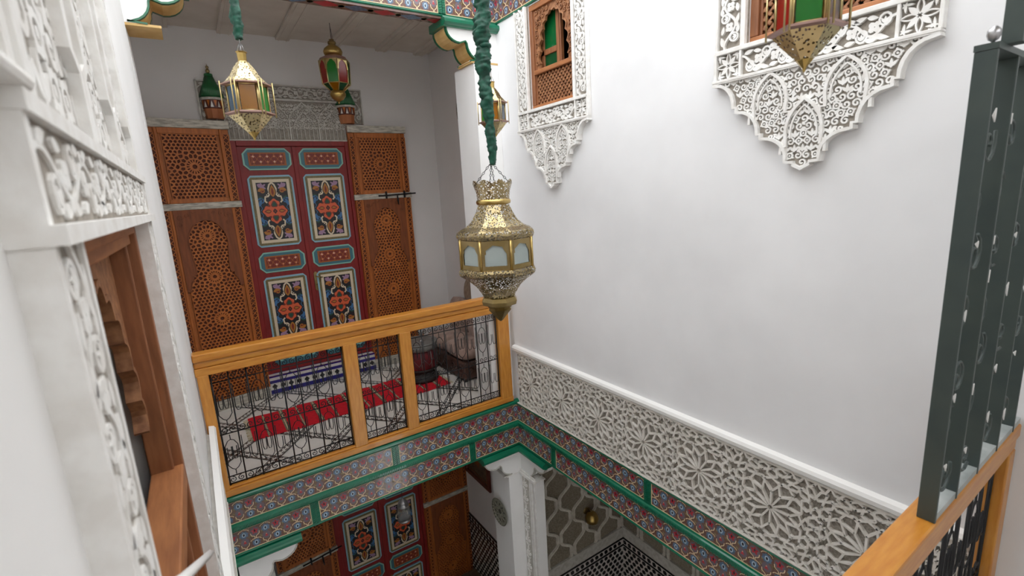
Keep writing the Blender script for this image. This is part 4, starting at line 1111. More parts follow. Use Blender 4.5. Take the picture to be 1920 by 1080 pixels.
for x0, x1 in ((-2.14, -2.07), (-1.22, -1.13), (-.075, -.006)):
    b = MB(); b.box(x0, x1, -.026, .028, .075, .845); b.build('post', 'post_wood', nr, bevel=.005)
grille(nr, -1.13, -.075, .076, .845, .005, 10, .005); grille(nr, -2.07, -1.22, .076, .845, .005, 8, .005)

# dark iron screen standing on the near handrail
sc = thing('iron_screen', 'tall dark grey iron screen of flat bars standing on the near handrail', 'iron screen', (-.4, -2.83, .93))
for i, x in enumerate((-.743, -.600, -.435, -.262, -.092)):
    b = MB(off=(-.4, -2.83, .93)); b.box(x-.004, x+.004, -2.847, -2.813, .93, 1.925); b.build('flat_bar', 'iron_rail', sc, bevel=.0015)
b = MB(off=(-.4, -2.83, .93)); b.box(-.74, -.006, -2.845, -2.815, .931, .948); b.build('base_plate', 'iron_plate', sc)
b = MB(off=(-.4, -2.83, .93)); b.box(-.748, -.006, -2.848, -2.812, 1.9255, 1.937); b.build('top_bar', 'iron_rail', sc)
b = MB(off=(-.4, -2.83, .93)); b.box(-.70, -.66, -2.868, -2.838, 1.9375, 2.75); b.build('upper_post', 'iron_rail', sc)
b = MB(off=(-.4, -2.83, .93)); b.lathe([(.003, 1.937), (.003, 1.940), (.0075, 1.943), (.0105, 1.951), (.0095, 1.960), (.004, 1.966), (0, 1.967)], 14, -.738, -2.836); b.build('finial', 'steel', sc)
rnd = random.Random(4)
for g, x in enumerate((-.67, -.52, -.35, -.18)):
    for k in range(7):
        z = 1.02+k*.125+rnd.uniform(-.02, .02); sg = 1 if k % 2 else -1
        sw = MB(off=(-.4, -2.83, .93)); sw.tube([(x+a, -2.83+.004*sg, z+c) for a, c in spiral(0, 0, .045, 1.2, rnd.random()*6, sg)], .0035, 4); sw.build('scroll', 'iron_rail', sc)
for g, x in enumerate((-.70, -.56, -.40, -.22)):
    for k in range(5):
        z = 1.05+k*.18+rnd.uniform(-.05, .05); L = rnd.uniform(.012, .035); yy = -2.842+rnd.uniform(-.004, .002)
        b = MB(off=(-.4, -2.83, .93)); b.tube([(x, yy, z), (x+.006, yy+.003, z+L*.5), (x+.002, yy, z+L)], [.001, .0032, .001], 6); b.build('white_glint', 'white_paint', sc)  # white slivers painted in for glints and wall glimpsed between the bars

# ------------------------------------------------------------------ soft furnishings of the gallery
def pillow(mb, cx, cy, cz, sx, sy, sz, ex=.5, n=16, k=8, tilt=0., m=0):
    """super-ellipsoid cushion"""
    rings = []
    f = lambda v, e: math.copysign(abs(v)**e, v)
    for i in range(k+1):
        ph = -PI/2+PI*i/k; ring = []
        for j in range(n):
            th = 2*PI*j/n
            x = sx*f(math.cos(ph), ex)*f(math.cos(th), ex); y = sy*f(math.cos(ph), ex)*f(math.sin(th), ex); z = sz*f(math.sin(ph), .9)
            if tilt: x, z = x*math.cos(tilt)-z*math.sin(tilt), x*math.sin(tilt)+z*math.cos(tilt)
            ring.append(mb.P(cx+x, cy+y, cz+z))
        rings.append(ring)
    for A, B in zip(rings, rings[1:]):
        for j in range(n): mb.F([A[j], A[(j+1) % n], B[(j+1) % n], B[j]], m, True)
sofa = thing('divan_sofa', 'low divan with dark embossed base and mauve cushions by the gallery side wall', 'sofa', (.04, 1.08, 0))
o_ = (.04, 1.08, 0)
b = MB(off=o_); b.box(-.15, .25, .64, 1.50, .02, .185); sb = b.build('base', 'sofa_base', sofa, bevel=.012)
b = MB(off=o_)
for i in range(3):
    c = -.15+.40*(i+.5)/3; b.tube([(p[0], .636, p[1]) for p in spiral(c, .105, .045, 1.4, i, 1)], .005, 5)
for i in range(5):
    c = .70+.17*i; b.tube([(-.154, p[0], p[1]) for p in spiral(c, .105, .05, 1.4, i, 1)], .005, 5)
b.build('embossing', 'sofa_base', sb, kind='stuff')
for x in (-.13, .23):
    for y in (.66, 1.48): b = MB(off=o_); b.box(x-.015, x+.015, y-.015, y+.015, 0, .025); b.build('foot', 'drum_dark', sofa)
for i in range(2):
    b = MB(off=o_); pillow(b, .05, .855+i*.43, .255, .205, .215, .075, .35); b.build('seat_cushion', 'sofa_fabric', sofa)
    b = MB(off=o_); pillow(b, .185, .855+i*.43, .47, .06, .21, .19, .45, tilt=-.12); b.build('back_cushion', 'sofa_fabric', sofa)
cu = MB(); pillow(cu, 0, 0, .10, .045, .15, .12, .5, tilt=-.15); co = cu.build('throw_cushion', 'cushion_fabric'); co.location = (.20, 1.0, .672)
tag(co, 'beige patterned throw cushion resting on the divan back', 'cushion')

# rug
rug = thing('striped_rug', 'red woven runner with beige stripes on the gallery floor', 'rug', (-1.07, .93, 0))
b = MB(off=(-1.07, .93, 0)); n = 34; x0, x1, y0, y1 = -1.895, -.26, .70, 1.165
rr = random.Random(2); stripes = []
for i in range(n):
    xa, xb = x0+(x1-x0)*i/n, x0+(x1-x0)*(i+1)/n
    za, zb = .006+.002*math.sin(i*1.7), .006+.002*math.sin((i+1)*1.7)
    q = [b.P(xa, y0+.012*math.sin(i*.6), za), b.P(xb, y0+.012*math.sin((i+1)*.6), zb), b.P(xb, y1+.01*math.sin(i*.8+1), zb), b.P(xa, y1+.01*math.sin((i-1)*.8+1), za)]
    b.F(q, 0)
    if i == 0: e0 = (xa, za)
b.box(x0+.002, x1-.002, y0+.015, y1-.015, .0015, .0038, 0)
b.build('weave', 'rug_red', rug)
for i in range(12):
    xa = x0+.10+i*.128; w_ = .030 if i % 2 else .016
    b = MB(off=(-1.07, .93, 0)); b.box(xa, xa+w_, y0+.014, y1-.012, .0078, .0095); b.build('stripe', 'rug_stripe', rug)
    b = MB(off=(-1.07, .93, 0)); b.box(xa+w_*.4, xa+w_*.62, y0+.014, y1-.012, .0095, .0102); b.build('stripe_core', 'rug_cream', rug)
b = MB(off=(-1.07, .93, 0))
for s_, x in ((-1, x0), (1, x1)):
    for i in range(34):
        y = y0+.02+(y1-y0-.04)*i/33; b.tube([(x, y, .005), (x+s_*.018, y+rr.uniform(-.004, .004), .004), (x+s_*.034, y+rr.uniform(-.008, .008), .003)], .0018, 4)
b.build('fringe', 'rug_cream', rug, kind='stuff')

# drum table
dr = thing('drum_table', 'round drum table with grey metal top and dark red body on the rug end', 'side table', (-.42, 1.0, 0.01))
def lat(root, name, mat, prof, n=28, sm=True, cx=0, cy=0): b = MB(); b.lathe(prof, n, cx, cy, 0, sm); return b.build(name, mat, root)
lat(dr, 'foot', 'drum_dark', [(.10, 0), (.155, .004), (.16, .03), (.12, .055), (.115, .09), (.15, .115), (.14, .125)])
lat(dr, 'body', 'drum_red', [(.138, .122), (.15, .14), (.155, .22), (.15, .29), (.142, .305)])
lat(dr, 'rim', 'drum_grey', [(.144, .303), (.168, .312), (.17, .352), (.162, .36)])
lat(dr, 'top', 'drum_grey', [(.166, .356), (.172, .364), (.172, .376), (.160, .380), (.150, .376), (.0, .376)])
b = MB()
for k in range(10):
    a = 2*PI*k/10; b.tube([(.157*math.cos(a), .157*math.sin(a), .135), (.160*math.cos(a), .160*math.sin(a), .22), (.155*math.cos(a), .155*math.sin(a), .30)], .004, 5)
    b.tube([(.158*math.cos(a+t*.31), .158*math.sin(a+t*.31), .20+.03*math.sin(PI*t)) for t in (0, .5, 1, 1.5, 2)], .002, 4)
b.build('rope_lacing', 'drum_grey', dr)
tg = thing('tea_glass', 'small glass candle holder standing on the drum table', 'glass', (-.40, .98, .386))
lat(tg, 'stem', 'steel', [(.03, 0), (.032, .006), (.008, .012), (.007, .05), (.02, .058)], 14)
lat(tg, 'cup', 'glass_clear', [(.018, .056), (.026, .07), (.030, .115), (.028, .116), (.024, .072), (.0, .062)], 16)
lat(tg, 'candle', 'white_paint', [(.014, .064), (.014, .10), (0, .101)], 12)

# plates and pictures
def plate(label, loc, rz, r):
    root = thing('ornamental_plate', label, 'plate', loc, rz)
    b = MB(True); b.lathe([(r*.55, 0), (r*.95, .012), (r, .022), (r*.97, .024), (r*.78, .014), (r*.72, .012), (0, .012)], 40); b.build('dish', 'plate_grey', root)
    b = MB(True); b.ribbon(ell(0, 0, r*.80, n=36), r*.03, .012, .019, 0, True)
    for k in range(10):
        a = 2*PI*k/10; b.ribbon(leafp(r*.2*math.cos(a), r*.2*math.sin(a), r*.5, r*.22, a, 5), r*.03, .011, .016, 0, True)
    for k in range(24):
        a = 2*PI*k/24; b.prism(ell(r*.88*math.cos(a), r*.88*math.sin(a), r*.05, n=6), .016, .025)
    b.build('raised_pattern', 'plate_light', root)
    b = MB(True); b.prism(ell(0, 0, r*.17, n=14), .011, .015)
    for k in range(10):
        a = 2*PI*(k+.5)/10; b.prism(leafp(r*.42*math.cos(a), r*.42*math.sin(a), r*.3, r*.14, a, 5), .0115, .0145)
    b.build('dark_inlay', 'plate_dark', root)
plate('large grey ornamental plate above the portrait on the upper gallery side wall', (.258, .965, 2.49), -90, .172)
plate('grey ornamental plate hanging on the ground floor pier', (-.132, .165, -1.07), -90, .125)
pf = thing('framed_portrait', 'black framed portrait of a person in dark clothing below the upper plate', 'picture', (.258, .955, 1.82), -90)
b = MB(True); w2, h = .155, .385
for q in ((-w2, -w2+.022, 0, h), (w2-.022, w2, 0, h), (-w2+.0222, w2-.0222, 0, .022), (-w2+.0222, w2-.0222, h-.022, h)): b.box(*q, 0, .02)
b.build('frame', 'frame_black', pf, bevel=.003)
b = MB(True); b.box(-w2+.02, w2-.02, .02, h-.02, 0, .006, 0)
b.flat(lobed(0, .145, .065, 2, .12, 24, PI/2), .0065, 1); b.flat(ell(0, .235, .034, .044, 16), .0068, 2); b.flat(arc(0, .25, .04, .04, 0, 180, 8), .0070, 3); b.flat(ell(0, .06, .012, n=8), .0068, 4)
b.build('picture', ['mat_grey', 'plate_grey', 'skin_tone', 'cloth_red', 'tile_white'], pf)
lp = thing('framed_picture', 'red wood framed picture on the ground floor side wall', 'picture', (.258, 1.31, -1.52), -90)
b = MB(True); w2, h = .29, .52
for q in ((-w2, -w2+.05, 0, h), (w2-.05, w2, 0, h), (-w2+.0502, w2-.0502, 0, .05), (-w2+.0502, w2-.0502, h-.05, h)): b.box(*q, 0, .025)
b.build('frame', 'frame_redwood', lp, bevel=.006)
b = MB(True); b.box(-w2+.045, w2-.045, .045, h-.045, 0, .008, 0); b.ribbon(rect(-w2+.075, .075, w2-.075, h-.075), .01, .008, .012, 1, True); b.flat(lobed(0, h/2, .09, 6, .2, 36), .0085, 1)
b.build('picture', ['picture_brown', 'leaf_wood_dark'], lp)

# ------------------------------------------------------------------ lanterns
def hex_lantern(label, loc, s_, cols, top, group='hexagonal brass lanterns with coloured glass', rope=True, rot=0.2, name='hexagonal_lantern'):
    root = thing(name, label, 'lantern', loc, math.degrees(rot), group)
    H1, H2, H3 = .090*s_, .185*s_, .258*s_; R_ = .080*s_
    def L(nm, mat, prof, n=6, sm=False): b = MB(); b.lathe([(r*s_, h*s_) for r, h in prof], n, 0, 0, 0, sm, PI/6); return b.build(nm, mat, root)
    L('base_cone', 'brass_pierced_pale', [(.016, .026), (.040, .052), (.070, .086)])
    L('tip', 'brass', [(0, 0), (.003, .004), (.004, .010), (.017, .026), (.018, .028)], 8)
    L('base_ring', 'copper_pink', [(.068, .084), (.079, .088), (.079, .093), (.060, .094)])
    L('roof', 'brass_pierced_pale', [(.078, .186), (.064, .196), (.046, .216), (.034, .238), (.022, .255), (.016, .262)])
    L('roof_ring', 'copper_pink', [(.066, .181), (.080, .184), (.080, .188), (.070, .190)])
    L('neck', 'brass', [(.014, .258), (.015, .288), (.019, .292), (.012, .292)], 8)
    for k in range(6):
        a = PI/6+k*PI/3
        for da in (-.07, .07):
            b = MB(); x, y = .081*s_*math.cos(a+da), .081*s_*math.sin(a+da)
            b.tube([(x, y, .080*s_), (x, y, .195*s_)], .0022*s_, 5); b.build('corner_rod', 'brass_pale', root)
        b = MB(); a1 = a+PI/3; r0 = .064*s_
        p0 = Vector((r0*math.cos(a), r0*math.sin(a), 0)); p1 = Vector((r0*math.cos(a1), r0*math.sin(a1), 0)); d = (p1-p0)
        q0, q1 = p0+d*.12, p0+d*.88
        b.F([b.P(q0.x, q0.y, .096*s_), b.P(q1.x, q1.y, .096*s_), b.P(q1.x, q1.y, .180*s_), b.P(q0.x, q0.y, .180*s_)]); b.build('glass_pane', cols[k % len(cols)], root)
        b = MB()
        for t in (.04, .96):
            e = p0+d*t; b.tube([(e.x, e.y, .092*s_), (e.x, e.y, .184*s_)], .0035*s_, 4)
        for z in (.096, .180): b.tube([(q0.x, q0.y, z*s_), (q1.x, q1.y, z*s_)], .003*s_, 4)
        b.build('pane_frame', 'brass_pale', root)
    b = MB()
    for k in range(3):
        a = k*2.1; b.tube([(.016*s_*math.cos(a), .016*s_*math.sin(a), .290*s_), (.004*s_*math.cos(a), .004*s_*math.sin(a), .318*s_)], .0012, 4)
    b.tube([(0, 0, .312*s_), (0, 0, top-loc[2])], .0016, 5); b.build('hanging_wire', 'steel', root)
    return root
def rope_sleeve(label, x, y, z0, z1, rad, seed, group='green velvet lamp ropes'):
    """gathered velvet sleeve: puffs and pinches along its length"""
    rnd = random.Random(seed); root = thing('velvet_rope', label, 'rope', (x, y, z0), 0, group)
    b = MB(); n = 18; k = int((z1-z0)/.005); rings = []
    ph = [rnd.uniform(0, 6.28) for _ in range(8)]
    puffs = []; z = 0
    while z < z1-z0: L = rnd.uniform(.10, .20); puffs.append((z, L)); z += L
    for i in range(k+1):
        t = (z1-z0)*i/k
        pz, pL = next((q for q in puffs[::-1] if q[0] <= t), puffs[0]); u = (t-pz)/pL
        r = rad(t)*(.72+.34*math.sin(PI*min(max(u, 0), 1))**.7)
        cx = rad(t)*.22*math.sin(t*9+ph[6]); cy = rad(t)*.22*math.cos(t*8+ph[7]); ring = []
        for j in range(n):
            th = 2*PI*j/n
            nv = mnoise.noise(Vector((math.cos(th)*1.1+seed, math.sin(th)*1.1, t*34)))+.8*mnoise.noise(Vector((math.cos(th)*1.8, math.sin(th)*1.8+seed, t*(120+60*math.exp(-t*8)))))
            rr_ = r*(1+.36*nv)
            ring.append(b.P(cx+rr_*math.cos(th), cy+rr_*math.sin(th), t))
        rings.append(ring)
    for A, B in zip(rings, rings[1:]):
        for j in range(n): b.F([A[j], A[(j+1) % n], B[(j+1) % n], B[j]], 0, True)
    b.F(rings[0][::-1]); b.F(rings[-1]); b.build('velvet_sleeve', 'velvet_green', root)
    for q, (pz, pL) in enumerate(puffs):
        if q and q % 3 == 0:
            b = MB(); r = rad(pz)*.86; b.lathe([(r*.7, pz-.010), (r*1.0, pz-.006), (r*1.05, pz), (r*1.0, pz+.006), (r*.7, pz+.010)], 12); b.build('gather_band', 'velvet_green', root)
    return root
ZT = 3.36
hex_lantern('pale brass hexagonal lantern with amber and blue panes hanging from a short green rope', (-1.797, -1.165, 1.943), 1.0, ['glass_green', 'glass_blue', 'glass_blue', 'glass_amber', 'glass_green', 'glass_amber'], 2.30, rot=.42)
rope_sleeve('short green velvet rope sleeve above the pale lantern left of the gallery', -1.797, -1.165, 2.275, ZT, lambda t: .0155+.002*math.sin(t*4), 3)
hex_lantern('small brass hexagonal lantern hanging close to the corner pier behind the long rope', (-.520, -.727, 2.009), 1.06, ['glass_clear', 'glass_green', 'glass_amber', 'glass_clear', 'glass_blue', 'glass_amber'], ZT, rot=.95)
hex_lantern('brass hexagonal lantern with red and green panes hanging before the big window surround', (-.880, -2.570, 1.932), .94, ['glass_amber', 'glass_red', 'glass_green', 'glass_clear', 'glass_amber', 'glass_blue'], ZT, rot=.50)

def big_lantern(loc, top):
    cx, cy = loc; z0 = 1.165
    root = thing('octagonal_lantern', 'large pierced brass octagonal lantern hanging in the middle of the patio', 'lantern', (cx, cy, z0))
    o = (cx, cy, z0); rot = .60
    def L(nm, mat, prof, n=8, sm=False): b = MB(off=(0, 0, z0)); b.lathe(prof, n, 0, 0, 0, sm, rot); return b.build(nm, mat, root)
    cr = MB(off=(0, 0, z0))                               # crown with pointed rim
    n = 48; r1 = []; r2 = []; r3 = []
    for j in range(n):
        th = 2*PI*j/n+rot; u = (j % 6)/6; zt = 1.752+.016*abs(math.sin(PI*u+PI/2))**1.0 if True else 0
        r1.append(cr.P(.066*math.cos(th), .066*math.sin(th), 1.686)); r2.append(cr.P(.070*math.cos(th), .070*math.sin(th), 1.72)); r3.append(cr.P(.081*math.cos(th), .081*math.sin(th), zt))
    for A, B in ((r1, r2), (r2, r3)):
        for j in range(n): cr.F([A[j], A[(j+1) % n], B[(j+1) % n], B[j]], 0, True)
    cr.build('crown', 'brass_pierced', root)
    L('neck_ring', 'brass', [(.063, 1.668), (.070, 1.671), (.073, 1.679), (.070, 1.687), (.064, 1.690)], 24, True)
    L('dome', 'brass_pierced', [(.162, 1.566), (.130, 1.580), (.104, 1.602), (.086, 1.630), (.074, 1.655), (.066, 1.672)])
    L('dome_rim', 'brass_pierced', [(.150, 1.528), (.166, 1.534), (.172, 1.548), (.169, 1.562), (.160, 1.567)])
    L('lower_rim', 'brass_pierced', [(.160, 1.378), (.169, 1.386), (.172, 1.400), (.166, 1.411), (.150, 1.416)])
    L('bowl', 'brass_pierced', [(.068, 1.278), (.078, 1.298), (.100, 1.330), (.130, 1.358), (.162, 1.379)])
    L('bowl_ring', 'brass_old', [(.060, 1.240), (.076, 1.246), (.080, 1.262), (.072, 1.278), (.060, 1.284)])
    L('tip_cone', 'brass_old', [(.0, 1.165), (.008, 1.170), (.030, 1.196), (.052, 1.222), (.046, 1.229), (.054, 1.236), (.058, 1.242)])
    R_ = .158
    for k in range(8):
        a0, a1 = rot+k*PI/4, rot+(k+1)*PI/4
        p0, p1 = Vector((R_*math.cos(a0), R_*math.sin(a0))), Vector((R_*math.cos(a1), R_*math.sin(a1))); d = (p1-p0); Ln = d.length; d.normalize(); nr_ = Vector((d.y, -d.x))
        def W(b, pl, off, m=0): b.F([b.P(p0.x+d.x*u+nr_.x*off, p0.y+d.y*u+nr_.y*off, z) for u, z in pl], m)
        b = MB(off=(0, 0, z0)); ah = [(Ln*.14, 1.43), (Ln*.86, 1.43), (Ln*.86, 1.478)]+[(Ln/2+Ln*.36*math.cos(t), 1.478+.036*math.sin(t)) for t in (.3, .7, 1.1, 1.57, 2.04, 2.44, 2.84)]+[(Ln*.14, 1.478)]
        W(b, ah, -.004); b.build('frosted_pane', 'frost', root)
        b = MB(off=(0, 0, z0))
        W(b, [(0, 1.412), (Ln, 1.412), (Ln, 1.43), (0, 1.43)], 0); W(b, [(0, 1.43), (Ln*.14, 1.43), (Ln*.14, 1.53), (0, 1.53)], 0); W(b, [(Ln*.86, 1.43), (Ln, 1.43), (Ln, 1.53), (Ln*.86, 1.53)], 0)
        hh = [(Ln*.86, 1.478)]+[(Ln/2+Ln*.36*(1-.13*abs(math.sin(3.5*t)))*math.cos(t), 1.478+.036*(1-.1*abs(math.sin(3.5*t)))*math.sin(t)) for t in [i*PI/14 for i in range(15)]]+[(Ln*.14, 1.478)]
        W(b, [(Ln*.14, 1.53)]+hh[::-1]+[(Ln*.86, 1.53)], 0.0005); b.build('arch_frame', 'brass_old', root)
        b = MB(off=(0, 0, z0)); b.tube([(p0.x, p0.y, 1.41), (p0.x, p0.y, 1.535)], .006, 6); b.build('corner_post', 'brass', root)
    for k in range(4):
        a = rot+.3+k*PI/2; pts = [Vector((.074*math.cos(a), .074*math.sin(a), 1.748)), Vector((.004*math.cos(a), .004*math.sin(a), 1.832))]
        b = MB(off=(0, 0, z0))
        for i in range(8):
            c = pts[0].lerp(pts[1], (i+.5)/8); dr_ = (pts[1]-pts[0]).normalized(); sd = Vector((-math.sin(a), math.cos(a), 0)) if i % 2 else dr_.cross(Vector((-math.sin(a), math.cos(a), 0)))
            b.tube([c+dr_*.0075*math.cos(t)+sd*.0035*math.sin(t) for t in [q*PI/4 for q in range(8)]], .0012, 4, closed=True)
        b.build('chain', 'iron', root)
    return root
big_lantern((-.975, -1.41), ZT)
rope_sleeve('long green velvet rope sleeve holding the large brass lantern', -.972, -1.41, 1.826, ZT, lambda t: .0165+.016*min(1, max(0, (t-.05)/.45)), 11)
for i, (y, lab) in enumerate(((-1.41, 'large octagonal lantern'), (-1.165, 'pale hexagonal lantern'), (-.727, 'lantern by the corner pier'), (-2.57, 'lantern before the big window'))):
    b = MB(off=(-1.07, y, ZT)); b.tube([(XL, y, ZT), (0.0, y, ZT)], .012, 8); o = b.build('hanging_rod', 'iron'); o.location = (-1.07, y, ZT)
    tag(o, 'iron rod across the patio carrying the '+lab, 'rod')

# gallery ceiling lantern with red and green panes
gl = thing('ceiling_lantern', 'gold lantern with red and green arched panes hanging from the gallery ceiling', 'lantern', (-.853, 1.14, 2.507), 18)
def GL(nm, mat, prof, n=8, sm=False): b = MB(); b.lathe(prof, n, 0, 0, 0, sm, PI/8); return b.build(nm, mat, gl)
GL('tip', 'brass', [(0, 0), (.008, .004), (.006, .016), (.014, .022)], 8)
GL('lower_bulb', 'brass', [(.014, .020), (.042, .036), (.062, .062), (.064, .080), (.054, .098), (.050, .104)], 16, True)
GL('upper_bulb', 'brass', [(.058, .372), (.072, .386), (.076, .402), (.066, .426), (.040, .446), (.026, .454)], 16, True)
GL('finial', 'brass_old', [(.022, .452), (.034, .468), (.030, .480), (.014, .486), (.022, .494), (0, .502)], 10)
GL('shoulder', 'copper_pink', [(.118, .330), (.108, .350), (.060, .374)])
for k in range(8):
    a0, a1 = PI/8+k*PI/4, PI/8+(k+1)*PI/4
    def Q(b, r0, z0, r1, z1, t0=0., t1=1., off=0):
        P0 = lambda r, t: Vector((r*math.cos(a0), r*math.sin(a0), 0)).lerp(Vector((r*math.cos(a1), r*math.sin(a1), 0)), t)
        b.F([b.P(P0(r0, t0).x, P0(r0, t0).y, z0), b.P(P0(r0, t1).x, P0(r0, t1).y, z0), b.P(P0(r1, t1).x, P0(r1, t1).y, z1), b.P(P0(r1, t0).x, P0(r1, t0).y, z1)])
    b = MB(); Q(b, .108, .152, .118, .322); b.build('glass_pane', ['glass_green', 'glass_red'][k % 2], gl)
    b = MB(); Q(b, .052, .102, .108, .152); b.build('lower_pane', ['glass_amber', 'glass_dkgreen'][k % 2], gl)
    b = MB(); x0, y0_ = math.cos(a0), math.sin(a0)
    b.tube([(.052*x0, .052*y0_, .102), (.110*x0, .110*y0_, .152), (.120*x0, .120*y0_, .33)], .005, 5)
    xe, ye = math.cos(a1), math.sin(a1)
    b.tube([(.110*x0, .110*y0_, .152), (.110*xe, .110*ye, .152)], .004, 5); b.tube([(.120*x0, .120*y0_, .326), (.120*xe, .120*ye, .326)], .005, 5)
    P0 = Vector((.121*x0, .121*y0_, 0)); P1 = Vector((.121*xe, .121*ye, 0))
    for s_ in (0, 1):
        pl = [(0, .324), (.42, .324), (.34, .312), (.20, .300), (.12, .282), (.10, .25), (0, .25)]
        b.F([b.P(P0.lerp(P1, (t if s_ == 0 else 1-t)).x, P0.lerp(P1, (t if s_ == 0 else 1-t)).y, z) for t, z in pl])
    b.build('pane_frame', 'brass_pale', gl)
b = MB(); b.tube([(0, 0, .495), (0, 0, .62)], .0025, 5)
b.tube([(.012, 0, .50), (.006, 0, .56), (0, 0, .60)], .0015, 4); b.build('hook', 'iron', gl)

# ------------------------------------------------------------------ ground floor: wainscot, alcove carving, lamps
def wainscot(name, label, loc, rz, L, z0, z1):
    root = thing(name, label, 'tiled wainscot', loc, rz, kind='structure')
    b = MB(True); b.box(0, L, z0, z1, 0, .010); b.build('white_ground', 'zel_white', root)
    for q0, q1 in ((z1-.018, z1), (z1-.105, z1-.085)):
        b = MB(True); b.box(0, L, q0, q1, 0, .014); b.build('black_border', 'zel_black', root)
    b = MB(True); d = .068; n = int(L/d); K = 1.32
    for i in range(n):
        c = (i+.5)*d; b.prism([(c-.021, z1-.058), (c-.008, z1-.076), (c+.023, z1-.068), (c+.023, z1-.046), (c+.008, z1-.028), (c-.021, z1-.036)], .010, .0135)
    z = z1-.135; j = 0
    while z > max(z0, z1-.95):
        for i in range(n):
            c = (i+.5+(.5 if j % 2 else 0))*d
            if c < L-.02: b.prism([(c+K*p_, z+K*q_) for p_, q_ in ((-.019, 0), (-.009, -.016), (.011, -.014), (.019, 0), (.009, .016), (-.011, .014))], .010, .0135)
        z -= .053; j += 1
    b.build('black_tesserae', 'zel_black', root, kind='stuff')
wainscot('baseboard_side', 'black and white zellige wainscot on the ground floor side wall', (.26, 1.70, 0), -90, 1.44, -3.50, -2.11)
wainscot('baseboard_back', 'narrow black and white zellige wainscot on the ground floor rear wall', (.26-.0, 1.70, 0), 0, .0+.001, -3.50, -2.11) if False else None
wainscot('baseboard_alcove', 'black and white zellige wainscot on the alcove side wall', (.09, .19, 0), 0, 1.33, -3.50, -2.11)
wainscot('baseboard_alcove_rear', 'black and white zellige wainscot on the alcove rear wall', (1.42, .19, 0), -90, 2.6, -3.50, -2.11)
def sebka(name, label, loc, rz, L, z0, z1, p=.34, P_=.40):
    root = thing(name, label, 'carved panel', loc, rz, kind='structure')
    b = MB(True); b.box(0, L, z0, z1, 0, .004); b.build('ground', 'sebka_fill', root)
    b = MB(True); n = int(L/(p*.5))+1
    for k in range(-1, n+1):
        for wd, off, c1 in ((.030, 0, .014), (.010, -.006, .022), (.010, .010, .022)):
            pts = []
            m = int((z1-z0)/.025)
            for i in range(m+1):
                z = z0+(z1-z0)*i/m; u = .5*p*k+(1 if k % 2 else -1)*.22*p*(math.sin(2*PI*z/P_)+.18*math.sin(6*PI*z/P_))+off
                if .0 <= u <= L: pts.append((u, z))
                elif len(pts) > 2: b.ribbon(pts, wd, .004, c1); pts = []
                else: pts = []
            if len(pts) > 2: b.ribbon(pts, wd, .004, c1)
    b.build('sebka_ribs', 'sebka_line', root)
    b = MB(True); b.box(0, L, z0-.13, z0, 0, .012); b.box(0, L, z0-.012, z0+.012, 0, .026); b.build('ledge', 'stucco_grey', root, bevel=.003)
    return root
sebka('trim_10', 'grey sebka lattice carving on the alcove side wall', (.09, .188, 0), 0, 1.33, -1.975, -.37)
sebka('trim_11', 'grey sebka lattice carving on the alcove rear wall', (1.418, .19, 0), -90, 2.6, -1.975, -.37)
# carved strip and mouldings on the pier face towards the alcove
ps = thing('trim_12', 'carved scroll strip with mouldings on the ground floor pier', 'trim', (0, 0, 0), -90, kind='structure')
b = MB(True)
for u0, u1, d in ((.118, .135, .012), (.145, .165, .018), (.178, .20, .010)): b.box(u0, u1, -3.5, -.66, 0, d)
b.box(-.0, .215, -.66, -.635, 0, .024); b.box(.0, .205, -.635, -.62, 0, .014); b.build('moulding', 'stucco', ps, bevel=.003)
b = MB(True)
for i in range(14):
    z = -.74-i*.135
    for s_ in (-1, 1): b.ribbon([(.055+s_*a, zz) for a, zz in spiral(.018, z, .026, 1.2, PI/2, 1)], .007, 0, .012)
    b.prism(leafp(.055, z+.03, .05, .018, PI/2), 0, .012)
    for s_ in (-1, 1): b.prism(leafp(.055, z-.055, .035, .014, PI/2+s_*.9), 0, .012)
b.build('scroll_carving', 'stucco', ps)
b = MB(True); b.box(.012, .108, -3.5, -.67, 0, .003); b.build('strip_ground', 'stucco_grey', ps)
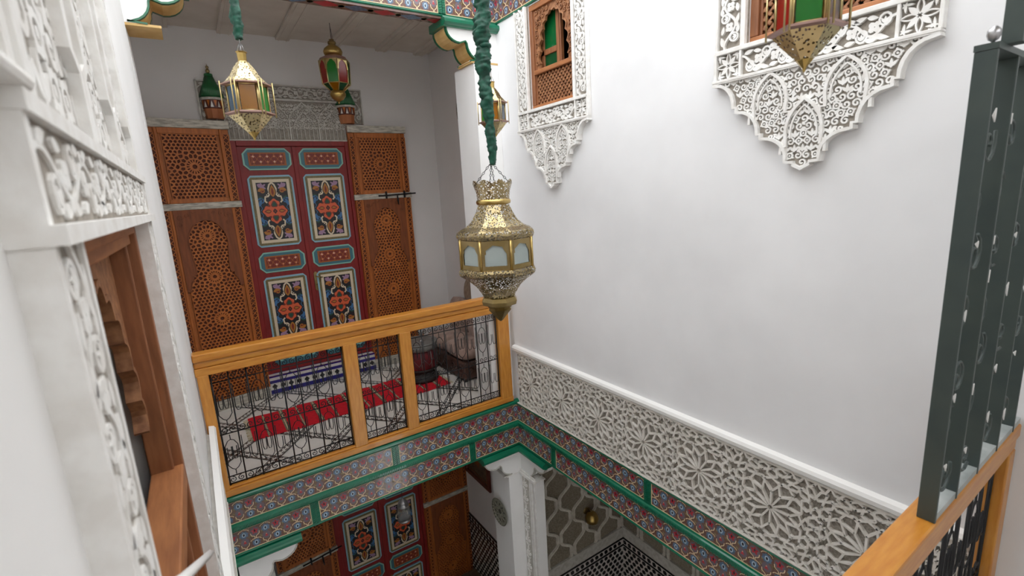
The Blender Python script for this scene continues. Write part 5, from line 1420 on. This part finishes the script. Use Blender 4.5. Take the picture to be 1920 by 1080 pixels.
pc = MB(off=(-.065, .14, -1.98)); pc.box(-.155, -.0, -.022, .31, -1.98, -1.955); o = pc.build('trim_13', 'white_paint', bevel=.004); o.location = (-.065, .14, -1.98)
tag(o, 'white ledge around the foot of the ground floor pier', 'trim', kind='structure')
# brass wall lamp in the alcove
wl = thing('wall_lamp', 'small brass dome wall lamp on the sebka wall of the alcove', 'lamp', (.88, .165, -1.60))
b = MB(); b.lathe([(.0, .10), (.03, .095), (.055, .07), (.068, .035), (.07, .0), (.066, .0), (.06, .03), (.0, .088)], 18, 0, -.07); b.build('shade', 'brass', wl)
b = MB(); b.tube([(0, .02, .06), (0, -.02, .11), (0, -.07, .10)], .007, 6); b.lathe([(.0, .0), (.012, .008), (.012, .03), (.0, .04)], 10, 0, -.07); b.build('arm', 'brass_old', wl)
b = MB(True); b.lathe([(.035, -.025), (.035, -.014), (.02, -.008), (0, -.006)], 16, 0, .06); b.build('wall_rose', 'brass_old', wl)
# glass pendant in the lower gallery
gp = thing('glass_pendant', 'small glass lantern with silver rings hanging before the ground floor door', 'lantern', (-.808, .80, -1.256))
lat(gp, 'lower_ring', 'steel', [(0, 0), (.02, .004), (.058, .03), (.062, .044), (.05, .056)], 20)
lat(gp, 'glass_globe', 'glass_clear', [(.046, .054), (.064, .085), (.068, .12), (.058, .155), (.044, .172)], 20)
lat(gp, 'upper_ring', 'steel', [(.04, .168), (.052, .176), (.052, .188), (.03, .20), (.044, .212), (.036, .228), (.014, .25), (.0, .262)], 20)
b = MB(); b.tube([(0, 0, .26), (0, 0, 1.256-.385)], .003, 5); b.build('chain', 'iron', gp)
# plank bench beside the wainscot
be = thing('plank_bench', 'brown plank bench beside the ground floor wainscot', 'bench', (-.02, 1.25, -3.56))
for i in range(5):
    b = MB(); b.box(-.27+i*.108, -.168+i*.108, -.40, .32, .66, .70); b.build('plank', 'bench_wood', be, bevel=.004)
for x in (-.24, .22):
    for y in (-.36, .28): b = MB(); b.box(x-.02, x+.02, y-.02, y+.02, 0, .66); b.build('leg', 'bench_wood', be)
# dark curtain post beside the lower left leaf
